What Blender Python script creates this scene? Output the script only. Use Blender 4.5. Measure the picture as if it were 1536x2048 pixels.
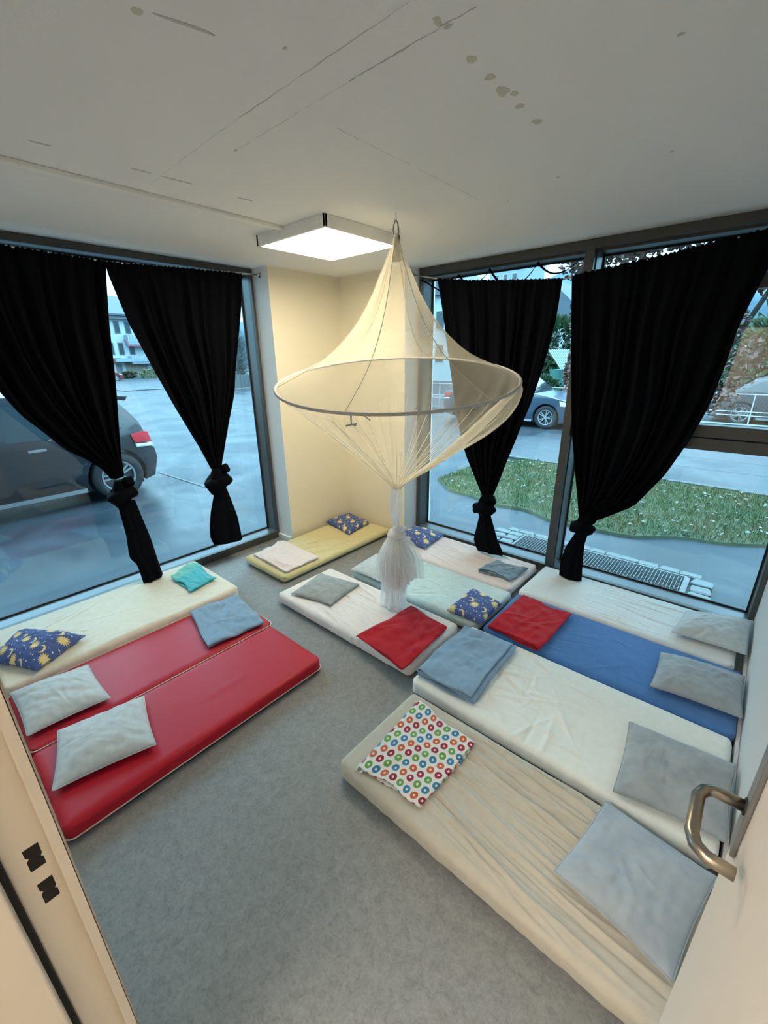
import bpy, bmesh, math, random
import numpy as np
from mathutils import Matrix, Vector
PI = math.pi
SC = bpy.context.scene
COL = SC.collection
for o in list(bpy.data.objects):
    bpy.data.objects.remove(o)

# ---------------------------------------------------------------- camera
CAM_LOC = (3.343, -3.183, 1.783)
PITCH, ROLL, YAW = .3523, -.0138, .7219
_f = Vector((-math.sin(YAW)*math.cos(PITCH), math.cos(YAW)*math.cos(PITCH), -math.sin(PITCH)))
_r = Vector((math.cos(YAW), math.sin(YAW), 0)); _u = _r.cross(_f)
_R = _r*math.cos(ROLL)+_u*math.sin(ROLL); _U = -_r*math.sin(ROLL)+_u*math.cos(ROLL)
cd = bpy.data.cameras.new('camera'); cam = bpy.data.objects.new('camera', cd); COL.objects.link(cam)
cam.matrix_world = Matrix.Translation(CAM_LOC) @ Matrix(((_R.x, _U.x, -_f.x), (_R.y, _U.y, -_f.y), (_R.z, _U.z, -_f.z))).to_4x4()
cd.sensor_fit = 'VERTICAL'; cd.sensor_height = 24.0; cd.sensor_width = 18.0
cd.lens = 847.2/2048*24.0
cd.clip_start = .02; cd.clip_end = 500
SC.camera = cam

# ---------------------------------------------------------------- world: blue overcast dusk
W = bpy.data.worlds.new('dusk_sky'); SC.world = W; W.use_nodes = True
nt = W.node_tree; nt.nodes.clear()
wo = nt.nodes.new('ShaderNodeOutputWorld'); bg = nt.nodes.new('ShaderNodeBackground')
tc = nt.nodes.new('ShaderNodeTexCoord'); sx = nt.nodes.new('ShaderNodeSeparateXYZ'); cr = nt.nodes.new('ShaderNodeValToRGB')
nt.links.new(tc.outputs['Generated'], sx.inputs[0]); nt.links.new(sx.outputs['Z'], cr.inputs[0])
cr.color_ramp.elements[0].position = 0.0; cr.color_ramp.elements[0].color = (.085, .165, .20, 1)
cr.color_ramp.elements[1].position = 1.0; cr.color_ramp.elements[1].color = (.46, .78, 1.0, 1)
e_ = cr.color_ramp.elements.new(.12); e_.color = (.15, .28, .34, 1)
e_ = cr.color_ramp.elements.new(.4); e_.color = (.30, .53, .68, 1)
nt.links.new(cr.outputs[0], bg.inputs[0]); bg.inputs[1].default_value = 8.0
nt.links.new(bg.outputs[0], wo.inputs[0])

SC.view_settings.view_transform = 'Standard'; SC.view_settings.look = 'None'
SC.view_settings.gamma = 1.0; SC.view_settings.use_curve_mapping = False
SC.view_settings.exposure = 0.66
SC.cycles.max_bounces = 8; SC.cycles.transparent_max_bounces = 24
LAMP_STRENGTH = 19.0
HALL_STRENGTH = 28.0

# ================================================================ materials
class NT:
    """small node-expression helper"""
    def __init__(s, name):
        s.m = bpy.data.materials.new(name); s.m.use_nodes = True
        s.t = s.m.node_tree; s.b = s.t.nodes['Principled BSDF']; s.out = s.t.nodes['Material Output']
        s.tc = s.t.nodes.new('ShaderNodeTexCoord')
    def n(s, k): return s.t.nodes.new('ShaderNode'+k)
    def put(s, sock, v):
        if isinstance(v, bpy.types.NodeSocket): s.t.links.new(v, sock)
        elif isinstance(v, (tuple, list)) and len(v) == 3 and sock.type == 'RGBA': sock.default_value = (*v, 1)
        else: sock.default_value = v
    def math(s, op, a, b=0.0, c=None, clamp=False):
        k = s.n('Math'); k.operation = op; k.use_clamp = clamp
        s.put(k.inputs[0], a); s.put(k.inputs[1], b)
        if c is not None: s.put(k.inputs[2], c)
        return k.outputs[0]
    def noise(s, scale, detail=3, rough=.55, vec=None, dist=0.0):
        k = s.n('TexNoise'); k.inputs['Scale'].default_value = scale; k.inputs['Detail'].default_value = detail
        k.inputs['Roughness'].default_value = rough; k.inputs['Distortion'].default_value = dist
        s.t.links.new(vec if vec is not None else s.tc.outputs['Object'], k.inputs['Vector']); return k.outputs[0]
    def mix(s, f, a, b):
        k = s.n('Mix'); k.data_type = 'RGBA'; s.put(k.inputs[0], f); s.put(k.inputs[6], a); s.put(k.inputs[7], b); return k.outputs[2]
    def ramp(s, v, lo, hi):
        k = s.n('MapRange'); s.put(k.inputs[0], v); k.inputs[1].default_value = lo; k.inputs[2].default_value = hi; return k.outputs[0]
    def scalev(s, vec, sc):
        k = s.n('Mapping'); s.t.links.new(vec, k.inputs[0]); k.inputs['Scale'].default_value = sc; return k.outputs[0]
    def bump(s, h, strength=.3, dist=.01):
        k = s.n('Bump'); k.inputs['Strength'].default_value = strength; k.inputs['Distance'].default_value = dist
        s.put(k.inputs['Height'], h); s.t.links.new(k.outputs[0], s.b.inputs['Normal'])
    def col(s, v): s.put(s.b.inputs['Base Color'], v)
    def rough(s, v): s.put(s.b.inputs['Roughness'], v)

def simple(name, c, rough=.6, var=.06, nscale=8, bump=0, bscale=200, metal=0, sheen=0, spec=None, bdist=.002, coat=0):
    k = NT(name)
    k.col(k.mix(k.noise(nscale), tuple(x*(1-var) for x in c), tuple(min(1, x*(1+var)) for x in c)))
    k.rough(rough); k.b.inputs['Metallic'].default_value = metal
    if sheen: k.b.inputs['Sheen Weight'].default_value = sheen
    if spec is not None: k.b.inputs['Specular IOR Level'].default_value = spec
    if coat: k.b.inputs['Coat Weight'].default_value = coat
    if bump: k.bump(k.noise(bscale, 2), bump, bdist)
    return k.m

M = {}
M['wall_cream'] = simple('cream_paint', (.84, .77, .60), .7, .02, 3, .15, 300)
M['wall_white'] = simple('white_grey_paint', (.76, .76, .75), .7, .02, 3, .15, 300)
M['ceiling'] = simple('ceiling_paint', (.87, .865, .86), .85, .03, 1.2, .2, 180)
M['frame'] = simple('anodised_dark_aluminium', (.085, .085, .082), .42, .08, 10, metal=.35)
M['frame_daylit'] = simple('daylit_dark_aluminium', (.16, .175, .19), .38, .06, 10, metal=.4)  # same frame metal, daylight on its deeper faces put into the colour
M['gasket'] = simple('black_rubber', (.012, .013, .014), .6)
M['door_paint'] = simple('door_cream_laminate', (.78, .70, .62), .5, .02, 4, .08, 400)
M['jamb_paint'] = simple('door_frame_paint', (.86, .78, .68), .45, .02, 4)
M['steel'] = simple('brushed_steel', (.42, .37, .30), .28, .08, 40, metal=1)
M['plate'] = simple('grey_plate', (.25, .24, .24), .4, .05, 20, metal=.6)
M['chrome'] = simple('chrome_steel', (.55, .55, .56), .22, .04, 20, metal=1)
M['dark_steel'] = simple('dull_zinc_steel', (.22, .22, .22), .35, .04, 20, metal=.9)
M['white_plastic'] = simple('white_plastic', (.92, .91, .88), .45, .02)
M['hole'] = simple('dark_recess', (.010, .010, .010), .8)

def floor_mat():
    k = NT('grey_marbled_linoleum')
    a = k.noise(26, 8, .8, dist=.8); b = k.noise(90, 5, .8); c = k.noise(2.0, 3)
    v = k.math('ADD', k.math('MULTIPLY', k.ramp(a, .36, .64), .6), k.math('MULTIPLY', k.ramp(b, .36, .64), .4))
    col = k.mix(v, (.160, .163, .165), (.335, .336, .333))
    k.col(k.mix(k.ramp(c, .3, .7), col, k.mix(.12, col, (.20, .17, .13))))
    k.rough(k.math('ADD', k.math('MULTIPLY', b, .15), .42)); k.bump(b, .08, .002)
    return k.m
M['floor'] = floor_mat()

def fabric(name, c, c2=None, rough=.85, weave=700, sheen=.3, soft=30, amt=.3):
    k = NT(name); c2 = c2 or tuple(x*.88 for x in c)
    k.col(k.mix(k.ramp(k.noise(soft, 3), .35, .65), c, c2)); k.rough(rough)
    k.b.inputs['Sheen Weight'].default_value = sheen; k.b.inputs['Sheen Roughness'].default_value = .5
    k.b.inputs['Specular IOR Level'].default_value = .15
    k.bump(k.noise(weave, 2), amt, .0015); return k.m
M['sheet_white'] = fabric('white_jersey', (.82, .83, .79), (.78, .80, .75))
M['sheet_cream'] = fabric('cream_jersey', (.84, .80, .68), (.80, .76, .62))
M['sheet_mint'] = fabric('pale_mint_jersey', (.60, .72, .70), (.54, .67, .65))
M['sheet_pink'] = fabric('pale_pink_jersey', (.85, .74, .71), (.82, .71, .68))
M['sheet_rose'] = fabric('off_white_rose_jersey', (.84, .77, .73), (.80, .73, .69))
M['sheet_sand'] = fabric('sand_jersey', (.57, .52, .43), (.54, .49, .40))
M['sheet_yellow'] = fabric('yellow_jersey', (.70, .61, .32), (.66, .57, .29))
M['sheet_blue'] = fabric('blue_jersey', (.075, .20, .47), (.065, .18, .43), sheen=.2)
M['sheet_white2'] = fabric('white_cool_jersey', (.80, .83, .83), (.76, .80, .79))
M['red_vinyl'] = simple('red_vinyl', (.50, .010, .028), .45, .06, 5, .15, 500, spec=.3)
M['red_vinyl_worn'] = simple('red_vinyl_matt', (.50, .022, .045), .5, .08, 5, .15, 500, spec=.35)
M['piping'] = simple('cream_piping', (.78, .70, .62), .6)
M['mat_under'] = simple('foam_underside', (.30, .27, .22), .9)
M['pil_white'] = fabric('pale_grey_cotton', (.58, .63, .65), (.51, .56, .58))
M['pil_grey'] = fabric('grey_plush', (.36, .38, .37), (.31, .33, .325), soft=18)
M['pil_blue'] = fabric('bluish_grey_plush', (.40, .455, .50), (.34, .39, .44), soft=12)
M['pil_steel'] = fabric('mid_grey_plush', (.37, .41, .43), (.30, .335, .36), soft=12)
M['bl_red'] = fabric('red_fleece', (.50, .012, .022), (.42, .009, .017), soft=20, weave=400, amt=.5, sheen=.1)
M['bl_blue'] = fabric('blue_grey_fleece', (.25, .37, .50), (.21, .33, .46), weave=400, amt=.5)
M['bl_grey'] = fabric('grey_blue_fleece', (.22, .30, .36), (.19, .265, .32), weave=400, amt=.5)
M['bl_pink'] = fabric('pale_pink_fleece', (.82, .70, .66), (.78, .65, .61), weave=400, amt=.5)
M['curtain'] = fabric('black_cotton', (.0028, .0034, .0052), (.0018, .0023, .0038), sheen=0, rough=.95)
M['curtain'].node_tree.nodes['Principled BSDF'].inputs['Specular IOR Level'].default_value = .08

def turquoise():
    k = NT('turquoise_to_green_jersey'); sp = k.n('SeparateXYZ'); k.t.links.new(k.tc.outputs['UV'], sp.inputs[0])
    f = k.ramp(k.math('ADD', sp.outputs[0], k.math('MULTIPLY', k.noise(8), .3)), .75, 1.05)
    k.col(k.mix(f, (.04, .46, .52), (.14, .52, .38))); k.rough(.85); k.b.inputs['Sheen Weight'].default_value = .3; k.bump(k.noise(500, 2), .3, .0015)
    return k.m
M['bl_turq'] = turquoise()

def celestial():
    """blue cotton printed with suns, crescents and dots (flat print, UV in metres / tile)"""
    k = NT('sun_and_moon_print')
    mp = k.n('Mapping'); k.t.links.new(k.tc.outputs['UV'], mp.inputs[0]); mp.inputs['Rotation'].default_value = (0, 0, .35)
    mp.inputs['Scale'].default_value = (1, 1, 1)
    sp = k.n('SeparateXYZ'); k.t.links.new(mp.outputs[0], sp.inputs[0])
    u, v = sp.outputs[0], sp.outputs[1]
    row = k.math('FLOOR', v); u2 = k.math('ADD', u, k.math('MULTIPLY', k.math('MODULO', k.math('ABSOLUTE', row), 2), .5))
    fu = k.math('SUBTRACT', k.math('FRACT', u2), .5); fv = k.math('SUBTRACT', k.math('FRACT', v), .5)
    def dist(cx, cy):
        a = k.math('SUBTRACT', fu, cx); b = k.math('SUBTRACT', fv, cy)
        return k.math('SQRT', k.math('ADD', k.math('MULTIPLY', a, a), k.math('MULTIPLY', b, b))), a, b
    less = lambda d, r: k.math('LESS_THAN', d, r)
    d, a, b = dist(-.22, .05); ang = k.math('ARCTAN2', b, a)
    rr = k.math('ADD', .20, k.math('MULTIPLY', .045, k.math('SINE', k.math('MULTIPLY', ang, 14))))
    sun = less(d, rr); face = less(d, .13)
    m1, _, _ = dist(.25, -.05); m2, _, _ = dist(.30, .0)
    moon = k.math('MULTIPLY', less(m1, .19), k.math('GREATER_THAN', m2, .155))
    dots = None
    for cx, cy, r in ((.02, .38, .03), (.3, .33, .04), (-.42, -.33, .035), (-.1, -.35, .03), (.1, -.3, .022), (.45, .38, .025)):
        q, _, _ = dist(cx, cy); e = less(q, r); dots = e if dots is None else k.math('MAXIMUM', dots, e)
    base = k.mix(k.ramp(k.noise(14), .35, .65), (.085, .135, .36), (.06, .10, .29))
    c = k.mix(sun, base, (.80, .62, .20)); c = k.mix(face, c, (.82, .68, .34)); c = k.mix(moon, c, (.84, .70, .34)); c = k.mix(dots, c, (.75, .76, .55))
    k.col(c); k.rough(.85); k.bump(k.noise(700, 2), .25, .0015); return k.m
M['celestial'] = celestial()

def rings():
    k = NT('coloured_ring_print'); sp = k.n('SeparateXYZ'); k.t.links.new(k.tc.outputs['UV'], sp.inputs[0])
    u, v = sp.outputs[0], sp.outputs[1]
    rw = k.math('FLOOR', v); odd = k.math('MODULO', k.math('ABSOLUTE', rw), 2)
    u2 = k.math('ADD', u, k.math('MULTIPLY', odd, .5)); cu = k.math('FLOOR', u2)
    a = k.math('SUBTRACT', k.math('FRACT', u2), .5); b = k.math('SUBTRACT', k.math('FRACT', v), .5)
    d = k.math('SQRT', k.math('ADD', k.math('MULTIPLY', a, a), k.math('MULTIPLY', b, b)))
    idx = k.math('MODULO', k.math('ADD', k.math('ADD', cu, k.math('MULTIPLY', rw, 3)), 400), 4)
    c = k.mix(k.math('GREATER_THAN', idx, .5), (.32, .004, .022), (.60, .10, .012))
    c = k.mix(k.math('GREATER_THAN', idx, 1.5), c, (.025, .20, .36)); c = k.mix(k.math('GREATER_THAN', idx, 2.5), c, (.13, .33, .05))
    ring = k.math('LESS_THAN', d, .39); hole = k.math('LESS_THAN', d, .12)
    col = k.mix(ring, (.76, .72, .68), c); col = k.mix(hole, col, (.78, .66, .62))
    k.col(col); k.rough(.9); k.b.inputs['Sheen Weight'].default_value = .3; k.bump(k.noise(500, 2), .4, .0015); return k.m
M['rings'] = rings()

def netting(name, c, alpha, fw=.5):
    k = NT(name); t = k.t
    tr = k.n('BsdfTransparent'); tl = k.n('BsdfTranslucent'); df = k.n('BsdfDiffuse')
    tl.inputs[0].default_value = (*c, 1); df.inputs[0].default_value = (*c, 1)
    mx = k.n('MixShader'); mx.inputs[0].default_value = .5; t.links.new(df.outputs[0], mx.inputs[1]); t.links.new(tl.outputs[0], mx.inputs[2])
    lw = k.n('LayerWeight'); lw.inputs[0].default_value = .35
    f = k.math('ADD', k.math('MULTIPLY', lw.outputs['Facing'], fw), alpha, clamp=True)
    m2 = k.n('MixShader'); t.links.new(f, m2.inputs[0]); t.links.new(tr.outputs[0], m2.inputs[1]); t.links.new(mx.outputs[0], m2.inputs[2])
    t.links.new(m2.outputs[0], k.out.inputs[0]); return k.m
M['net'] = netting('lamp_tinted_netting', (.86, .80, .64), .17)  # the lamp's yellow tint is put into the netting colour
M['net_low'] = netting('white_netting_gathered', (.88, .83, .70), .09, .38)
M['net_dense'] = netting('gathered_netting_rope', (.92, .87, .74), .80)
M['net_tail'] = netting('white_netting_bundle', (.95, .92, .90), .72)
M['net_fray'] = netting('white_netting_hem', (.95, .93, .91), .22)
M['net_seam'] = simple('net_seam_tape', (.72, .64, .50), .8)
M['hoop_sleeve'] = simple('hoop_sleeve_fabric', (.50, .48, .47), .8)  # white sleeve, its backlit shade put into the grey colour

def glass_mat(name, tint, refl=1.0):
    k = NT(name); t = k.t
    tr = k.n('BsdfTransparent'); tr.inputs[0].default_value = (*tint, 1)
    gl = k.n('BsdfGlossy'); gl.inputs['Roughness'].default_value = .01; gl.inputs[0].default_value = (1, 1, 1, 1)
    fr = k.n('Fresnel'); fr.inputs[0].default_value = 1.5
    m = k.n('MixShader'); t.links.new(k.math('MULTIPLY', fr.outputs[0], refl, clamp=True), m.inputs[0])
    t.links.new(tr.outputs[0], m.inputs[1]); t.links.new(gl.outputs[0], m.inputs[2]); t.links.new(m.outputs[0], k.out.inputs[0]); return k.m
M['pane'] = glass_mat('window_glass', (.90, .96, .97), 1.0)

def emit(name, c, s):
    k = NT(name); e = k.n('Emission'); e.inputs[0].default_value = (*c, 1); e.inputs[1].default_value = s
    k.t.links.new(e.outputs[0], k.out.inputs[0]); return k.m
M['lamp'] = emit('lamp_diffuser', (1.0, .88, .64), LAMP_STRENGTH)
M['hall_lamp'] = emit('hall_lamp_diffuser', (1.0, .89, .77), HALL_STRENGTH)

def asphalt(name, c1, c2, wet=.5):
    k = NT(name); a = k.noise(.55, 5, .6, dist=.5); b = k.noise(45, 3)
    k.col(k.mix(k.ramp(a, .35, .65), c1, k.mix(k.ramp(b, .3, .7), c2, tuple(x*1.15 for x in c2))))
    k.rough(k.ramp(a, .3, .72) if wet else .7)
    r = k.math('ADD', k.math('MULTIPLY', k.ramp(a, .35, .65), .35), .28 if wet else .5); k.rough(r)
    k.b.inputs['Specular IOR Level'].default_value = .2; k.bump(k.noise(90, 2), .25, .004); return k.m
M['asphalt'] = asphalt('wet_asphalt', (.010, .016, .022), (.026, .034, .042))
M['road'] = asphalt('road_asphalt', (.024, .031, .038), (.036, .044, .052))
M['soil'] = simple('lawn_soil', (.045, .060, .024), .95, .3, 6, .5, 60)
def grassm():
    k = NT('grass_blades'); k.col(k.mix(k.ramp(k.noise(1.8, 4), .35, .68), (.030, .085, .010), (.095, .09, .02))); k.rough(.7); return k.m
M['grass'] = grassm()
def leafm(name, a, b):
    k = NT(name); k.col(k.mix(k.ramp(k.noise(7, 2), .3, .7), a, b)); k.rough(.45); k.b.inputs['Specular IOR Level'].default_value = .7; return k.m
M['brown_leaf'] = leafm('copper_leaves', (.075, .030, .022), (.15, .065, .040))
M['dead_leaf'] = leafm('fallen_leaves', (.17, .16, .13), (.08, .05, .03))
M['bark'] = simple('bark', (.045, .05, .04), .9, .3, 20, .6, 60)
M['green_leaf'] = leafm('evergreen_leaves', (.016, .045, .018), (.045, .09, .035))
M['twig'] = simple('grey_twigs', (.05, .055, .055), .9, .3, 10)
M['stone'] = simple('granite_cobble', (.10, .108, .105), .7, .2, 12, .5, 80)
M['kerb'] = simple('dark_kerb', (.045, .05, .055), .6, .2, 5)
M['galv'] = simple('galvanised_steel', (.12, .135, .14), .55, .1, 10, metal=.4)
M['pit'] = simple('pit_concrete', (.02, .022, .025), .9, .2, 4)
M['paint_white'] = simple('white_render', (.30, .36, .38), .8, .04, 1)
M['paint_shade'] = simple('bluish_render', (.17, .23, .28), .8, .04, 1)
M['roof'] = simple('roof_tiles', (.06, .08, .10), .8, .1, 2)
M['dark_glass'] = simple('dark_window_glass', (.03, .045, .055), .12, .2, 2)
M['shutter'] = simple('grey_shutter', (.09, .10, .12), .6)
M['beige_door'] = simple('beige_garage_door', (.17, .15, .12), .6)
M['brown'] = simple('brown_board', (.16, .06, .035), .7)
M['awning'] = simple('red_awning', (.24, .06, .09), .8)
M['hedge'] = leafm('hedge_leaves', (.04, .05, .02), (.08, .085, .04))
M['wood_fence'] = simple('weathered_fence', (.07, .08, .082), .8, .15, 6)
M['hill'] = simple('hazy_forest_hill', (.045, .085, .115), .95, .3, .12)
M['white_metal'] = simple('white_painted_metal', (.36, .40, .42), .4)
M['green_roof'] = simple('green_striped_roof', (.17, .29, .28), .5)
M['green_dark'] = simple('dark_green_strip', (.03, .14, .12), .6)
M['mesh_wire'] = simple('fence_wire', (.30, .33, .34), .5, metal=.4)

def carpaint(name, c): return simple(name, c, .28, .02, 4, coat=.35, spec=.45)
M['car_black'] = carpaint('black_car_paint', (.012, .014, .020))
M['car_blue'] = carpaint('blue_grey_car_paint', (.035, .055, .085))
M['car_dark'] = carpaint('dark_grey_car_paint', (.035, .037, .045))
M['car_red'] = carpaint('dark_red_car_paint', (.10, .012, .02))
M['car_glass'] = simple('car_window_glass', (.02, .03, .035), .06, .1, 3, spec=.5)
M['tyre'] = simple('tyre_rubber', (.018, .018, .02), .8)
M['alloy'] = simple('alloy_wheel', (.40, .42, .44), .3, .03, 10, metal=.7)
M['tail_red'] = simple('red_lamp_lens', (.60, .02, .035), .15, .1, 30, spec=.8)
M['lamp_clear'] = simple('clear_lamp_lens', (.65, .68, .70), .15, spec=.8)
M['car_trim'] = simple('black_plastic_trim', (.02, .02, .022), .6)
M['stain'] = simple('yellowed_plaster_patch', (.62, .60, .50), .85, .15, 30)
M['crack'] = simple('dark_crack', (.50, .49, .47), .9)
M['scuff'] = simple('grey_scuff', (.58, .57, .55), .9, .15, 30)

# ================================================================ helpers
def tag(o, label=None, cat=None, group=None, kind=None):
    if label: o['label'] = label
    if cat: o['category'] = cat
    if group: o['group'] = group
    if kind: o['kind'] = kind
    return o
def empty(name, loc=(0, 0, 0), rz=0):
    o = bpy.data.objects.new(name, None); COL.objects.link(o); o.location = loc; o.rotation_euler.z = rz; o.empty_display_size = .1
    return o
def thing(name, label, cat, loc=(0, 0, 0), group=None, rz=0):
    return tag(empty(name, loc, rz), label, cat, group)
def link(name, me, mats, parent=None, smooth=False):
    if not isinstance(mats, (list, tuple)): mats = [mats]
    for m in mats: me.materials.append(m)
    if smooth: me.polygons.foreach_set('use_smooth', [True]*len(me.polygons))
    o = bpy.data.objects.new(name, me); COL.objects.link(o)
    if parent is not None:
        o.parent = parent
        # geometry is written in world space: undo the parent's own transform
        mw = Matrix.Translation(parent_world(parent)[0]) @ Matrix.Rotation(parent_world(parent)[1], 4, 'Z')
        o.matrix_parent_inverse = mw.inverted()
    return o
def parent_world(p):
    # mesh parents carry world-space geometry (world matrix = identity); empties sit at loc / rz
    return (Vector((0, 0, 0)), 0.0) if p.type == 'MESH' else (p.location, p.rotation_euler.z)
def pydata(name, v, f, mats, parent=None, smooth=False, uv=None):
    me = bpy.data.meshes.new(name); me.from_pydata([tuple(map(float, q)) for q in v], [], [tuple(map(int, q)) for q in f])
    if uv is not None:
        lay = me.uv_layers.new(name='UVMap'); vi = np.empty(len(me.loops), int); me.loops.foreach_get('vertex_index', vi)
        lay.data.foreach_set('uv', np.asarray(uv, float)[vi].ravel())
    me.update(); return link(name, me, mats, parent, smooth)
class MB:
    def __init__(s): s.v = []; s.f = []; s.mi = []
    def add(s, v, f, mi=0):
        n = len(s.v); s.v += [tuple(map(float, q)) for q in v]; s.f += [tuple(n+i for i in q) for q in f]; s.mi += [mi]*len(f); return s
    def box(s, a, b, mi=0):
        x0, y0, z0 = [min(p, q) for p, q in zip(a, b)]; x1, y1, z1 = [max(p, q) for p, q in zip(a, b)]
        return s.add([(x0, y0, z0), (x1, y0, z0), (x1, y1, z0), (x0, y1, z0), (x0, y0, z1), (x1, y0, z1), (x1, y1, z1), (x0, y1, z1)],
                     [(0, 3, 2, 1), (4, 5, 6, 7), (0, 1, 5, 4), (1, 2, 6, 5), (2, 3, 7, 6), (3, 0, 4, 7)], mi)
    def tube(s, pts, r, n=8, closed=False, mi=0, cap=True):
        pts = [Vector(p) for p in pts]; N = len(pts); rs = r if isinstance(r, (list, tuple, np.ndarray)) else [r]*N
        vs = []; up = Vector((0, 0, 1)); prev = None
        for i, p in enumerate(pts):
            a = pts[(i-1) % N] if closed or i > 0 else p; b = pts[(i+1) % N] if closed or i < N-1 else p
            t = (b-a).normalized()
            if prev is None:
                x = t.cross(up);  x = t.cross(Vector((1, 0, 0))) if x.length < .1 else x
            else: x = prev - t*prev.dot(t)
            x.normalize(); prev = x; y = t.cross(x)
            for j in range(n):
                an = 2*PI*j/n; vs.append(p + x*(rs[i]*math.cos(an)) + y*(rs[i]*math.sin(an)))
        f = []
        for i in range(N if closed else N-1):
            for j in range(n):
                k = (i+1) % N; f.append((i*n+j, i*n+(j+1) % n, k*n+(j+1) % n, k*n+j))
        if not closed and cap: f += [tuple(range(n-1, -1, -1)), tuple((N-1)*n+j for j in range(n))]
        return s.add(vs, f, mi)
    def build(s, name, mats, parent=None, smooth=False, bevel=0):
        me = bpy.data.meshes.new(name); me.from_pydata(s.v, [], s.f); me.polygons.foreach_set('material_index', s.mi); me.update()
        bm = bmesh.new(); bm.from_mesh(me); bmesh.ops.recalc_face_normals(bm, faces=bm.faces); bm.to_mesh(me); bm.free()
        o = link(name, me, mats, parent, smooth)
        if bevel:
            md = o.modifiers.new('bevel', 'BEVEL'); md.width = bevel; md.segments = 2; md.limit_method = 'ANGLE'
        return o
def boxo(name, a, b, m, parent=None, bevel=0):
    return MB().box(a, b).build(name, m, parent, bevel=bevel)

class Noise2:
    """vectorised smooth 2-D noise from warped sines"""
    def __init__(s, seed, n=10, f0=1.0, spread=3.0):
        r = np.random.default_rng(seed); s.a = r.uniform(0, 2*PI, n); f = f0*spread**r.uniform(0, 1, n)
        s.kx = f*np.cos(s.a); s.ky = f*np.sin(s.a); s.p = r.uniform(0, 2*PI, n); s.w = 1/np.sqrt(f/f0)/math.sqrt(n)*1.4
    def __call__(s, x, y):
        o = 0
        for kx, ky, p, w in zip(s.kx, s.ky, s.p, s.w): o = o + w*np.sin(kx*x+ky*y+p+.6*np.sin(.7*ky*x-.6*kx*y+2*p))
        return o

def grid_faces(nu, nv, off=0):
    i, j = np.meshgrid(np.arange(nu-1), np.arange(nv-1), indexing='ij'); a = (i*nv+j).ravel()+off
    return np.stack([a, a+nv, a+nv+1, a+1], 1)

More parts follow.
